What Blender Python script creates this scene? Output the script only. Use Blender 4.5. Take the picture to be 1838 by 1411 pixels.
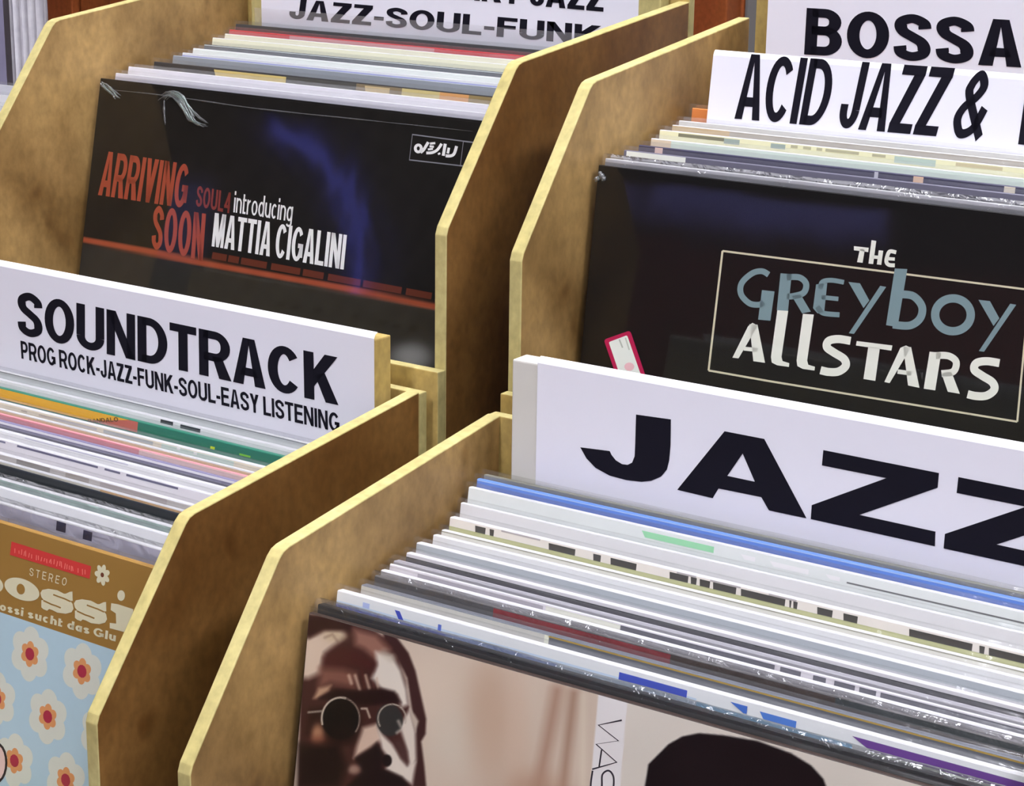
import bpy, bmesh, math, random
import numpy as np
from mathutils import Matrix, Vector

for o in list(bpy.data.objects):
    bpy.data.objects.remove(o, do_unlink=True)
scene = bpy.context.scene
COL = scene.collection
R = math.radians
random.seed(7)

# ------------------------------------------------------------------ camera
ZB = 1.10                                   # height of the upper row of bins' front corner
F_PX, PW, PH = 3586.3, 1838.0, 1411.0
PITCH, YAW, ROLL = 0.274329, 0.601842, 0.014319
CAMP = Vector((0.923413, -0.782680, 0.191585 + ZB))
cy, sy, cp, sp = math.cos(YAW), math.sin(YAW), math.cos(PITCH), math.sin(PITCH)
fw = Vector((-sy * cp, cy * cp, -sp))
rt = Vector((cy, sy, 0.0))
up = rt.cross(fw)
right = rt * math.cos(ROLL) + up * math.sin(ROLL)
upv = -rt * math.sin(ROLL) + up * math.cos(ROLL)
cam_data = bpy.data.cameras.new('camera')
cam_data.sensor_width = 36.0
cam_data.lens = F_PX * 36.0 / PW
cam_data.clip_start = 0.02
cam = bpy.data.objects.new('camera', cam_data)
COL.objects.link(cam)
M = Matrix((right, upv, -fw)).transposed().to_4x4()
M.translation = CAMP
cam.matrix_world = M
scene.camera = cam

# ------------------------------------------------------------------ world, exposure
wd = bpy.data.worlds.new('dim_room_air')
scene.world = wd
wd.use_nodes = True
wd.node_tree.nodes['Background'].inputs['Color'].default_value = (0.80, 0.82, 0.95, 1)
wd.node_tree.nodes['Background'].inputs['Strength'].default_value = 0.10
scene.view_settings.view_transform = 'Standard'
scene.view_settings.look = 'None'
scene.view_settings.gamma = 1.0
scene.view_settings.use_curve_mapping = False
scene.view_settings.exposure = 0.0
scene.cycles.transparent_max_bounces = 32
scene.cycles.max_bounces = 8
scene.cycles.caustics_reflective = False
scene.cycles.caustics_refractive = False
LAMP = 41.5                                  # brightness of the ceiling tubes' diffusers
LAMP_COL = (0.93, 0.93, 1.0, 1)

# ------------------------------------------------------------------ helpers
def lin(c):
    c = c / 255.0
    return c / 12.92 if c <= 0.04045 else ((c + 0.055) / 1.055) ** 2.4

def alb(rgb, gain=1.15):
    return tuple(min(0.9, lin(c) * gain) for c in rgb)

MATS = {}
def mat(name, col, rough=0.5, spec=0.5, noise=0.0, nscale=60.0, bump=0.0, metallic=0.0):
    if name in MATS:
        return MATS[name]
    m = bpy.data.materials.new(name)
    m.use_nodes = True
    nt = m.node_tree
    b = nt.nodes['Principled BSDF']
    b.inputs['Roughness'].default_value = rough
    b.inputs['Specular IOR Level'].default_value = spec
    b.inputs['Metallic'].default_value = metallic
    b.inputs['Base Color'].default_value = (*col, 1)
    if noise or bump:
        tc = nt.nodes.new('ShaderNodeTexCoord')
        n = nt.nodes.new('ShaderNodeTexNoise')
        n.inputs['Scale'].default_value = nscale
        n.inputs['Detail'].default_value = 4
        nt.links.new(tc.outputs['Object'], n.inputs['Vector'])
        if noise:
            mx = nt.nodes.new('ShaderNodeMix'); mx.data_type = 'RGBA'
            mx.inputs[6].default_value = (*[c * (1 - noise) for c in col], 1)
            mx.inputs[7].default_value = (*[min(0.92, c * (1 + noise)) for c in col], 1)
            nt.links.new(n.outputs['Fac'], mx.inputs[0])
            nt.links.new(mx.outputs[2], b.inputs['Base Color'])
        if bump:
            bp = nt.nodes.new('ShaderNodeBump')
            bp.inputs['Strength'].default_value = bump
            bp.inputs['Distance'].default_value = 0.002
            nt.links.new(n.outputs['Fac'], bp.inputs['Height'])
            nt.links.new(bp.outputs['Normal'], b.inputs['Normal'])
    MATS[name] = m
    return m

def ink(rgb, rough=0.45):
    return mat('print_%d_%d_%d' % tuple(rgb), alb(rgb), rough, 0.35, 0.03, 180)

def wood_mat(name, dark, light, rough=0.45, sc=1.0):
    """varnished plywood veneer: cloudy patches with fine streaks and a few knots"""
    if name in MATS:
        return MATS[name]
    m = bpy.data.materials.new(name); m.use_nodes = True
    nt = m.node_tree; b = nt.nodes['Principled BSDF']
    tc = nt.nodes.new('ShaderNodeTexCoord')
    mp = nt.nodes.new('ShaderNodeMapping'); mp.inputs['Scale'].default_value = (1, 1.0 * sc, 0.75 * sc)
    nt.links.new(tc.outputs['Object'], mp.inputs['Vector'])
    n1 = nt.nodes.new('ShaderNodeTexNoise'); n1.inputs['Scale'].default_value = 16; n1.inputs['Detail'].default_value = 5
    n2 = nt.nodes.new('ShaderNodeTexNoise'); n2.inputs['Scale'].default_value = 210; n2.inputs['Detail'].default_value = 3
    n3 = nt.nodes.new('ShaderNodeTexNoise'); n3.inputs['Scale'].default_value = 34; n3.inputs['Detail'].default_value = 1
    for n in (n1, n2, n3):
        nt.links.new(mp.outputs['Vector'], n.inputs['Vector'])
    rp = nt.nodes.new('ShaderNodeValToRGB')
    rp.color_ramp.elements[0].position = 0.34; rp.color_ramp.elements[0].color = (*dark, 1)
    rp.color_ramp.elements[1].position = 0.68; rp.color_ramp.elements[1].color = (*light, 1)
    nt.links.new(n1.outputs['Fac'], rp.inputs['Fac'])
    mx = nt.nodes.new('ShaderNodeMix'); mx.data_type = 'RGBA'; mx.blend_type = 'OVERLAY'
    mx.inputs[0].default_value = 0.38
    nt.links.new(rp.outputs['Color'], mx.inputs[6]); nt.links.new(n2.outputs['Fac'], mx.inputs[7])
    kn = nt.nodes.new('ShaderNodeValToRGB')
    kn.color_ramp.elements[0].position = 0.20; kn.color_ramp.elements[0].color = (0.55, 0.45, 0.35, 1)
    kn.color_ramp.elements[1].position = 0.29; kn.color_ramp.elements[1].color = (1, 1, 1, 1)
    nt.links.new(n3.outputs['Fac'], kn.inputs['Fac'])
    m2 = nt.nodes.new('ShaderNodeMix'); m2.data_type = 'RGBA'; m2.blend_type = 'MULTIPLY'; m2.inputs[0].default_value = 1
    nt.links.new(mx.outputs[2], m2.inputs[6]); nt.links.new(kn.outputs['Color'], m2.inputs[7])
    nt.links.new(m2.outputs[2], b.inputs['Base Color'])
    b.inputs['Roughness'].default_value = rough
    b.inputs['Specular IOR Level'].default_value = 0.3
    MATS[name] = m
    return m

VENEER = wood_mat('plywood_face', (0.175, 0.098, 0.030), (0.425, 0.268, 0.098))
OUTER = wood_mat('dark_stained_outer_face', (0.135, 0.058, 0.013), (0.25, 0.125, 0.034))  # outer side faces: darker, redder brown than the inner veneer
EDGE = wood_mat('plywood_cut_edge', (0.44, 0.37, 0.135), (0.55, 0.48, 0.21), 0.6)
TANW = wood_mat('tan_board_face', (0.42, 0.29, 0.085), (0.54, 0.40, 0.14), 0.5)
PAPER = mat('white_paper', (0.80, 0.80, 0.87), 0.7, 0.2, 0.02, 9)
BLACK_INK = mat('black_toner', (0.008, 0.0075, 0.014), 0.6, 0.12, 0.1, 90)

def plastic_mat(name, veil, rough, bump, scale, gloss=1.0, tint=(0.99, 0.99, 0.99), most=0.14):
    if name in MATS:
        return MATS[name]
    m = bpy.data.materials.new(name); m.use_nodes = True
    nt = m.node_tree; nt.nodes.remove(nt.nodes['Principled BSDF'])
    out = nt.nodes['Material Output']
    tr = nt.nodes.new('ShaderNodeBsdfTransparent'); tr.inputs['Color'].default_value = (*tint, 1)
    gl = nt.nodes.new('ShaderNodeBsdfGlossy'); gl.inputs['Roughness'].default_value = rough
    df = nt.nodes.new('ShaderNodeBsdfDiffuse'); df.inputs['Color'].default_value = (0.8, 0.82, 0.86, 1)
    tc = nt.nodes.new('ShaderNodeTexCoord')
    n = nt.nodes.new('ShaderNodeTexNoise'); n.inputs['Scale'].default_value = scale; n.inputs['Detail'].default_value = 3
    n.inputs['Distortion'].default_value = 0.6
    nt.links.new(tc.outputs['Object'], n.inputs['Vector'])
    bp = nt.nodes.new('ShaderNodeBump'); bp.inputs['Strength'].default_value = bump; bp.inputs['Distance'].default_value = 0.004
    nt.links.new(n.outputs['Fac'], bp.inputs['Height'])
    fr = nt.nodes.new('ShaderNodeFresnel'); fr.inputs['IOR'].default_value = 1.5
    nt.links.new(bp.outputs['Normal'], gl.inputs['Normal']); nt.links.new(bp.outputs['Normal'], fr.inputs['Normal'])
    mu = nt.nodes.new('ShaderNodeMath'); mu.operation = 'MULTIPLY'; mu.inputs[1].default_value = gloss; mu.use_clamp = True
    nt.links.new(fr.outputs['Fac'], mu.inputs[0])
    cap = nt.nodes.new('ShaderNodeMath'); cap.operation = 'MINIMUM'; cap.inputs[1].default_value = most
    nt.links.new(mu.outputs[0], cap.inputs[0])
    m1 = nt.nodes.new('ShaderNodeMixShader'); m1.inputs['Fac'].default_value = veil
    nt.links.new(tr.outputs[0], m1.inputs[1]); nt.links.new(df.outputs[0], m1.inputs[2])
    m2 = nt.nodes.new('ShaderNodeMixShader')
    nt.links.new(cap.outputs[0], m2.inputs['Fac'])
    nt.links.new(m1.outputs[0], m2.inputs[1]); nt.links.new(gl.outputs[0], m2.inputs[2])
    nt.links.new(m2.outputs[0], out.inputs['Surface'])
    MATS[name] = m
    return m

POLY = plastic_mat('clear_record_sleeve_plastic', 0.02, 0.16, 0.22, 45, 1.0)
SHRINK = plastic_mat('glossy_shrink_wrap', 0.0025, 0.06, 0.06, 9, 1.1)
SPARK = plastic_mat('crinkled_sparkling_plastic', 0.03, 0.14, 0.85, 85, 1.5, most=.62)
CREASE = plastic_mat('creased_plastic', 0.10, 0.30, 0.3, 120, 2.0, (0.86, 0.97, 0.92), most=.45)
COVERFILM = plastic_mat('smooth_outer_film', 0.003, 0.22, 0.10, 20, 0.7)

def empty(name, matrix, label=None, cat=None, group=None):
    o = bpy.data.objects.new(name, None)
    o.empty_display_size = 0.05
    COL.objects.link(o)
    o.matrix_world = matrix
    tag(o, label, cat, group)
    return o

def tag(o, label=None, cat=None, group=None, kind=None):
    if label: o['label'] = label
    if cat: o['category'] = cat
    if group: o['group'] = group
    if kind: o['kind'] = kind
    return o

def link(name, me, parent=None):
    o = bpy.data.objects.new(name, me)
    COL.objects.link(o)
    if parent is not None:
        o.parent = parent
    return o

def mesh_from(name, verts, faces, mats, idx=None, smooth=False):
    me = bpy.data.meshes.new(name)
    me.from_pydata([tuple(v) for v in verts], [], faces)
    for m in mats:
        me.materials.append(m)
    if idx is not None:
        me.polygons.foreach_set('material_index', idx)
    if smooth:
        me.polygons.foreach_set('use_smooth', [True] * len(faces))
    me.update()
    return me

class MB:
    """collects shapes that make up ONE mesh object"""
    def __init__(s):
        s.v, s.f, s.mi, s.mats = [], [], [], []
    def m(s, mt):
        if mt not in s.mats: s.mats.append(mt)
        return s.mats.index(mt)
    def poly(s, pts, mt):
        k = len(s.v); s.v += [tuple(p) for p in pts]
        s.f.append(list(range(k, k + len(pts)))); s.mi.append(s.m(mt))
    def box(s, x0, x1, y0, y1, z0, z1, mt):
        k = len(s.v)
        s.v += [(x, y, z) for z in (z0, z1) for y in (y0, y1) for x in (x0, x1)]
        for f in ((0, 2, 3, 1), (4, 5, 7, 6), (0, 1, 5, 4), (2, 6, 7, 3), (0, 4, 6, 2), (1, 3, 7, 5)):
            s.f.append([k + i for i in f]); s.mi.append(s.m(mt))
    def prism_x(s, prof, x0, x1, mside, medge, mside2=None):
        """profile in (y,z) swept along x; end faces take mside, the rim medge"""
        n = len(prof); k = len(s.v)
        s.v += [(x0, y, z) for y, z in prof] + [(x1, y, z) for y, z in prof]
        s.f.append([k + i for i in range(n)][::-1]); s.mi.append(s.m(mside))
        s.f.append([k + n + i for i in range(n)]); s.mi.append(s.m(mside2 or mside))
        for i in range(n):
            j = (i + 1) % n
            s.f.append([k + i, k + j, k + n + j, k + n + i]); s.mi.append(s.m(medge))
    def build(s, name, parent=None, bevel=0.0, bevel_mat=-1, front=None):
        me = mesh_from(name, s.v, s.f, s.mats, s.mi)
        bm = bmesh.new(); bm.from_mesh(me)
        if bevel:
            bmesh.ops.recalc_face_normals(bm, faces=bm.faces)
            bmesh.ops.bevel(bm, geom=list(bm.edges), offset=bevel, segments=2, affect='EDGES', clamp_overlap=True, profile=0.6, material=bevel_mat)
        if front is not None:                      # broad front and back faces take another material
            me.materials.append(front); k = len(me.materials) - 1
            bm.normal_update()
            for f in bm.faces:
                if abs(f.normal.y) > .95: f.material_index = k
        bm.to_mesh(me); bm.free()
        return link(name, me, parent)

def ray(px, py):
    """direction of the sight line through a point of the photograph"""
    return (right * ((px - PW / 2) / F_PX) - upv * ((py - PH / 2) / F_PX) + fw)

class Face:
    """front face of a standing sheet: turns a point of the photograph into (x, z) on the sheet"""
    def __init__(s, mtx):
        s.m = mtx; s.inv = mtx.inverted()
        s.o = s.inv @ CAMP
    def uv(s, px, py):
        d = s.inv.to_3x3() @ ray(px, py)
        t = -s.o.y / d.y
        q = s.o + d * t
        return (q.x, q.z)
    def px(s, x, z):
        q = s.m @ Vector((x, 0, z)) - CAMP
        w = q.dot(fw)
        return (PW / 2 + F_PX * q.dot(right) / w, PH / 2 - F_PX * q.dot(upv) / w)
    def x_at(s, px, z):
        a, b = -0.3, 0.8
        for _ in range(40):
            c = (a + b) / 2
            if s.px(c, z)[0] < px: a = c
            else: b = c
        return (a + b) / 2

# ------------------------------------------------------------------ lettering
def arc(cx, cy_, rx, ry, a0, a1, n=16):
    return [(cx + rx * math.cos(R(a0 + (a1 - a0) * i / n)), cy_ + ry * math.sin(R(a0 + (a1 - a0) * i / n))) for i in range(n + 1)]

def spline(P, n=7):
    out = []
    Q = [P[0]] + list(P) + [P[-1]]
    for i in range(1, len(Q) - 2):
        p0, p1, p2, p3 = Q[i - 1], Q[i], Q[i + 1], Q[i + 2]
        for k in range(n):
            t = k / n
            out.append(tuple(0.5 * (2 * p1[a] + (p2[a] - p0[a]) * t + (2 * p0[a] - 5 * p1[a] + 4 * p2[a] - p3[a]) * t * t
                                    + (3 * p1[a] - p0[a] - 3 * p2[a] + p3[a]) * t ** 3) for a in (0, 1)))
    out.append(P[-1])
    return out

def pen(pts, sv, sh, closed=False):
    """stroke with an elliptical nib: sv wide on verticals, sh on horizontals"""
    n = len(pts); L, Rr = [], []
    for i in range(n):
        a = pts[(i - 1) % n] if (closed or i > 0) else pts[i]
        b = pts[(i + 1) % n] if (closed or i < n - 1) else pts[i]
        dx, dy = b[0] - a[0], b[1] - a[1]
        l = math.hypot(dx, dy) or 1
        nx, ny = -dy / l, dx / l
        L.append((pts[i][0] + nx * sv / 2, pts[i][1] + ny * sh / 2))
        Rr.append((pts[i][0] - nx * sv / 2, pts[i][1] - ny * sh / 2))
    q = []
    for i in range(n if closed else n - 1):
        j = (i + 1) % n
        q.append([L[i], L[j], Rr[j], Rr[i]])
    return q

def rect(x0, x1, y0, y1):
    return [(x0, y0), (x1, y0), (x1, y1), (x0, y1)]

WID = dict(A=.95, B=.90, C=.95, D=.94, E=.82, F=.76, G=1.0, I=.0, J=.68, K=.95, L=.75, M=1.08, N=.92, O=1.0, P=.84, R=.94,
           S=.86, T=.82, U=.92, V=.9, W=1.3, Y=.9, Z=.80, a=.62, c=.60, d=.66, e=.64, g=.66, h=.64, i=0, l=0, n=.64, o=.68,
           r=.44, s=.60, t=.40, u=.64)
WID['&'] = 1.0; WID['-'] = .40; WID[' '] = .34; WID['4'] = .8

def glyph(ch, sv, sh):
    w = WID.get(ch, .8)
    if ch in 'Iil': w = sv
    P = []
    xl, xr, yt, yb = sv / 2, w - sv / 2, 1 - sh / 2, sh / 2
    d = sv * 1.08
    if ch == 'A':
        c = w / 2
        P += [[(0, 0), (d, 0), (c + .1 * sv, 1), (c - .56 * d, 1)], [(w, 0), (w - d, 0), (c - .1 * sv, 1), (c + .56 * d, 1)]]
        y0 = .20
        P.append([(w * .16 + .2 * d, y0), (w * .84 - .2 * d, y0), (w * .84 - .45 * d, y0 + sh), (w * .16 + .45 * d, y0 + sh)])
    elif ch == 'B':
        P.append(rect(0, sv, 0, 1))
        r1 = (1 - .5 - 0) / 2
        P += pen([(xl, yt), (w * .5, yt)] + arc(w * .5, (yt + .53) / 2, xr * .95 - w * .5, (yt - .53) / 2, 90, -90) + [(xl, .53)], sv, sh)
        P += pen([(xl, .53), (w * .52, .53)] + arc(w * .52, (yb + .53) / 2, xr - w * .52, (.53 - yb) / 2, 90, -90) + [(xl, yb)], sv, sh)
    elif ch in 'CG':
        a0 = 38
        P += pen(arc(w / 2, .5, xr - w / 2, .5 - sh / 2, a0, 360 - (a0 if ch == 'C' else 20), 30), sv, sh)
        if ch == 'G':
            P.append(rect(w - sv, w, .12, .52)); P.append(rect(w * .55, w, .52 - sh, .52))
    elif ch == 'O':
        P += pen(arc(w / 2, .5, xr - w / 2, .5 - sh / 2, 0, 360, 36)[:-1], sv, sh, True)
    elif ch == 'D':
        P.append(rect(0, sv, 0, 1))
        P += pen([(xl, yt), (w * .4, yt)] + arc(w * .4, .5, xr - w * .4, .5 - sh / 2, 90, -90, 22) + [(xl, yb)], sv, sh)
    elif ch in 'EF':
        P += [rect(0, sv, 0, 1), rect(sv, w, 1 - sh, 1), rect(sv, w * .93, .5 - sh * .4, .5 + sh * .6)]
        if ch == 'E': P.append(rect(sv, w, 0, sh))
    elif ch == 'I':
        P.append(rect(0, sv, 0, 1))
    elif ch == 'J':
        P.append(rect(w - sv, w, .28, 1))
        P += pen(arc(w / 2, .28 + 0.0, xr - w / 2, .28 - sh / 2, 0, -180, 20) + [(xl, .36)], sv, sh)
    elif ch == 'K':
        P.append(rect(0, sv, 0, 1))
        P.append([(sv * .9, .26), (sv * .9, .26 + .36), (w - d * 1.15, 1), (w, 1)])
        P.append([(w - d * 1.15, 0), (w, 0), (w * .50 + d * .35, .62), (w * .30 + d * .1, .52)])
    elif ch == 'L':
        P += [rect(0, sv, 0, 1), rect(sv, w, 0, sh)]
    elif ch == 'M':
        c = w / 2
        P += [rect(0, sv * .9, 0, 1), rect(w - sv * .9, w, 0, 1)]
        P += [[(0, 1), (sv * 1.25, 1), (c + sv * .42, 0), (c - sv * .42, 0)], [(w, 1), (w - sv * 1.25, 1), (c - sv * .42, 0), (c + sv * .42, 0)]]
    elif ch == 'N':
        P += [rect(0, sv * .95, 0, 1), rect(w - sv * .95, w, 0, 1), [(0, 1), (sv * 1.05, 1), (w, 0), (w - sv * 1.05, 0)]]
    elif ch in 'PR':
        yb2 = .44
        P.append(rect(0, sv, 0, 1))
        P += pen([(xl, yt), (w * .52, yt)] + arc(w * .52, (yt + yb2) / 2, xr - w * .52, (yt - yb2) / 2, 90, -90) + [(xl, yb2)], sv, sh)
        if ch == 'R':
            P.append([(w - d * 1.1, 0), (w + .03, 0), (w * .62 + d * .35, yb2 + .02), (w * .62 - d * .6, yb2 + .02)])
    elif ch == 'S':
        P += pen(spline([(xr + .00, .695), (xr - .05 * w, .82), (w / 2, yt), (xl + .06 * w, .85), (xl, .735), (xl + .09 * w, .615), (w / 2, .515),
                         (xr - .09 * w, .41), (xr, .275), (xr - .06 * w, .15), (w / 2, yb), (xl + .06 * w, .16), (xl - .00, .31)]), sv, sh)
    elif ch == 'T':
        P += [rect(0, w, 1 - sh, 1), rect(w / 2 - sv / 2, w / 2 + sv / 2, 0, 1 - sh)]
    elif ch == 'U':
        P += [rect(0, sv, .3, 1), rect(w - sv, w, .3, 1)]
        P += pen(arc(w / 2, .3, xr - w / 2, .3 - sh / 2, 180, 360, 22), sv, sh)
    elif ch == 'V':
        c = w / 2
        P += [[(0, 1), (d, 1), (c + d * .45, 0), (c - d * .45, 0)], [(w, 1), (w - d, 1), (c - d * .45, 0), (c + d * .45, 0)]]
    elif ch == 'Y':
        c = w / 2
        P += [rect(c - sv / 2, c + sv / 2, 0, .5), [(0, 1), (d * 1.1, 1), (c + sv / 2, .42), (c - sv / 2, .42)], [(w, 1), (w - d * 1.1, 1), (c - sv / 2, .42), (c + sv / 2, .42)]]
    elif ch == 'Z':
        P += [rect(0.02, w, 1 - sh, 1), rect(0, w, 0, sh), [(0, sh * .9), (d * 1.25, sh * .9), (w, 1 - sh * .9), (w - d * 1.25, 1 - sh * .9)]]
    elif ch == '4':
        P += [rect(w * .62, w * .62 + sv, 0, 1), rect(0, w, .22, .22 + sh), [(0, .3), (sv, .3), (w * .62 + sv, 1), (w * .62, 1)]]
    elif ch == '&':
        P += pen(spline([(w, .03), (w * .30, .60), (w * .25, .78), (w * .45, 1 - sh / 2), (w * .64, .78), (w * .52, .62), (w * .2, .44), (xl * .9, .26), (w * .35, yb), (w * .70, .16), (w * .88, .46)]), sv, sh * .95)
    elif ch == '-':
        P.append(rect(0, w, .30, .30 + sh))
    else:
        x = .70                                   # x-height of the small letters
        yx = x - sh / 2
        bowl = lambda a0, a1: pen(arc(w / 2, x / 2, xr - w / 2, x / 2 - sh / 2, a0, a1, 20), sv, sh)
        if ch == 'i': P += [rect(0, sv, 0, x), rect(0, sv, .82, 1)]
        elif ch == 'l': P.append(rect(0, sv, 0, 1))
        elif ch == 'o': P += bowl(0, 360)
        elif ch == 'c': P += bowl(45, 315)
        elif ch == 'e': P += bowl(0, 320) + [rect(xl, w, x / 2 - sh * .4, x / 2 + sh * .4)]
        elif ch == 'd': P += bowl(0, 360) + [rect(w - sv, w, 0, 1)]
        elif ch == 'a': P += bowl(0, 360) + [rect(w - sv, w, 0, x)]
        elif ch == 'g': P += bowl(0, 360) + [rect(w - sv, w, -.12, x)] + pen(arc(w / 2, -.10, xr - w / 2, .12, 0, -160, 12), sv, sh)
        elif ch in 'nh':
            P += [rect(0, sv, 0, 1 if ch == 'h' else x), rect(w - sv, w, 0, x * .62)]
            P += pen(arc(w / 2, x * .62, xr - w / 2, x * .38 - sh / 2, 0, 180, 14), sv, sh)
        elif ch == 'u':
            P += [rect(0, sv, x * .4, x), rect(w - sv, w, 0, x)]
            P += pen(arc(w / 2, x * .4, xr - w / 2, x * .4 - sh / 2, 180, 360, 14), sv, sh)
        elif ch == 'r':
            P += [rect(0, sv, 0, x)] + pen(arc(w * .95, x * .5, w * .95 - xl, x * .5 - sh / 2, 170, 95, 8), sv, sh)
        elif ch == 't': P += [rect(w * .3 - sv / 2, w * .3 + sv / 2, 0, .92), rect(0, w, x - sh, x), rect(w * .3, w, 0, sh)]
        elif ch == 's':
            P += pen(spline([(xr, x * .74), (w / 2, yx), (xl, x * .74), (w / 2, x / 2), (xr, x * .27), (w / 2, yb), (xl, x * .27)]), sv, sh)
    return P, w

def layout(text, sv, sh, gap):
    out, x = [], 0.0
    for ch in text:
        if ch == ' ':
            x += WID[' ']; continue
        P, w = glyph(ch, sv, sh)
        out += [[(px_ + x, py_) for px_, py_ in p] for p in P]
        x += w + gap
    return out, x - gap

class Print:
    """flat printing on a sheet's front face, one mesh; shapes given where the photograph shows them"""
    def __init__(s, face, off):
        s.face, s.off, s.mb = face, off, MB()
    def p3(s, q, dz=0): return (q[0], -s.off - dz, q[1])
    def poly(s, pts, mt, dz=0):
        s.mb.poly([s.p3(s.face.uv(*p), dz) for p in pts], mt)
    def local(s, pts, mt, dz=0):
        s.mb.poly([s.p3(p, dz) for p in pts], mt)
    def stroke(s, pts, width, mt, closed=False, dz=0):
        for q in pen(pts, width, width, closed):
            s.poly(q, mt, dz)
    def text(s, text, quad, mt, sv=.24, sh=.17, gap=.10, dz=0):
        """quad = top-left, top-right, bottom-left, bottom-right corner of the line"""
        tl, tr, bl, br = [s.face.uv(*q) for q in quad]
        P, W_ = layout(text, sv, sh, gap)
        for p in P:
            pts = []
            for x, y in p:
                a = x / W_
                b = [bl[i] + (br[i] - bl[i]) * a for i in (0, 1)]
                t = [tl[i] + (tr[i] - tl[i]) * a for i in (0, 1)]
                pts.append((b[0] + (t[0] - b[0]) * y, b[1] + (t[1] - b[1]) * y))
            s.local(pts, mt, dz)
    def build(s, name, parent): return s.mb.build(name, parent)

# ------------------------------------------------------------------ the room
ROOM = dict(x0=-4.2, x1=3.2, y0=-3.4, y1=2.2, h=2.9)
WALLP = mat('white_wall_paint', (0.62, 0.61, 0.68), 0.8, 0.2, 0.04, 5)
DARKW = mat('dark_wall_paint', (0.045, 0.04, 0.042), 0.7, 0.2, 0.15, 3)
FLOORM = wood_mat('dark_floor_boards', (0.06, 0.04, 0.025), (0.12, 0.08, 0.05), 0.4, 0.3)
CEILM = mat('ceiling_paint', (0.60, 0.60, 0.64), 0.9, 0.1, 0.03, 4)
def struct(name, b, mt):
    q = MB(); q.box(*b, mt)
    return tag(q.build(name), kind='structure')
X0, X1, Y0, Y1, H = ROOM['x0'], ROOM['x1'], ROOM['y0'], ROOM['y1'], ROOM['h']
struct('floor', (X0, X1, Y0, Y1, -0.1, 0), FLOORM)
struct('ceiling', (X0, X1, Y0, Y1, H, H + .1), CEILM)
struct('wall_left', (X0 - .1, X0, Y0 - .1, Y1 + .1, -.1, H + .1), DARKW)
struct('wall_right', (X1, X1 + .1, Y0 - .1, Y1 + .1, -.1, H + .1), WALLP)
struct('wall_back', (X0 - .1, X1 + .1, Y1, Y1 + .1, -.1, H + .1), WALLP)
# the wall behind the photographer, with two added blue glow panels for sleeve reflections
def emit(name, col, strength):
    m = bpy.data.materials.new(name); m.use_nodes = True
    b = m.node_tree.nodes['Principled BSDF']
    b.inputs['Base Color'].default_value = (*col[:3], 1)
    b.inputs['Emission Color'].default_value = (*col[:3], 1)
    b.inputs['Emission Strength'].default_value = strength
    return m
GLOW_PANELS = ((-3.46, -3.06, 1.50, 1.76, .7), (-1.52, -.80, 1.275, 1.40, 1.3))
q = MB()
xs_ = [X0 - .1] + [x for w_ in GLOW_PANELS for x in w_[:2]] + [X1 + .1]
for i in range(0, len(xs_), 2):
    q.box(xs_[i], xs_[i + 1], Y0 - .1, Y0, -.1, H + .1, DARKW)
for x0, x1, z0, z1, e_ in GLOW_PANELS:
    q.box(x0, x1, Y0 - .1, Y0, -.1, z0, DARKW); q.box(x0, x1, Y0 - .1, Y0, z1, H + .1, DARKW)
tag(q.build('wall_front'), kind='structure')
FRAME = mat('window_frame_paint', (0.16, 0.11, 0.08), 0.5)
for n_, (x0, x1, z0, z1, e_) in enumerate(GLOW_PANELS):
    q = MB()
    for a, b_ in ((x0 - .03, x0 + .01), (x1 - .01, x1 + .03)):
        q.box(a, b_, Y0 - .07, Y0 + .02, z0, z1, FRAME)
    for a, b_ in ((z0 - .03, z0 + .01), (z1 - .01, z1 + .03)):
        q.box(x0 - .03, x1 + .03, Y0 - .068, Y0 + .018, a, b_, FRAME)
    glow_frame = tag(q.build('window_%d' % (n_ + 1)), kind='structure')
    q = MB(); q.box(x0 + .01, x1 - .01, Y0 - .05, Y0 - .04, z0 + .01, z1 - .01, emit('dusk_sky_through_frosted_pane', (0.26, 0.26, 0.75), e_)); q.build('pane', glow_frame)
REFL_RED = mat('dark_red_wainscot', (0.30, 0.075, 0.075), 0.6, 0.2, 0.2, 4)  # red panel added out of view to redden the black sleeve's reflection
struct('trim_2', (X0, X1, Y0 + .001, Y0 + .02, 0.05, 1.235), REFL_RED)

# an added glowing blue arc, out of view, shaped for reflections in the black sleeves
ARC_GLOW = emit('blue_neon', (0.16, 0.18, 1.0), 3.5)
arc_root = empty('neon_light', Matrix.Translation((-2.95, Y0 + .02, 1.42)), 'bent blue neon tube on the dark wall behind the photographer', 'lamp')
V, F = [], []
def ring_pt(a, k, r=.50, tr=.022):
    return ((r + tr * math.cos(k)) * math.cos(a), .03 + tr * math.sin(k), (r + tr * math.cos(k)) * math.sin(a))
for i in range(33):
    for j in range(10):
        V.append(ring_pt(R(8 + 75 * i / 32), 2 * math.pi * j / 10))
for i in range(32):
    for j in range(10):
        F.append((i * 10 + j, i * 10 + (j + 1) % 10, i * 10 + 10 + (j + 1) % 10, i * 10 + 10 + j))
link('tube', mesh_from('tube', V, F, [ARC_GLOW], None, True), arc_root)
for a in (15, 45, 75):
    q = MB(); x, z = .50 * math.cos(R(a)), .50 * math.sin(R(a)); q.box(x - .012, x + .012, -.02, .012, z - .012, z + .012, FRAME); q.build('bracket', arc_root)

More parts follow.
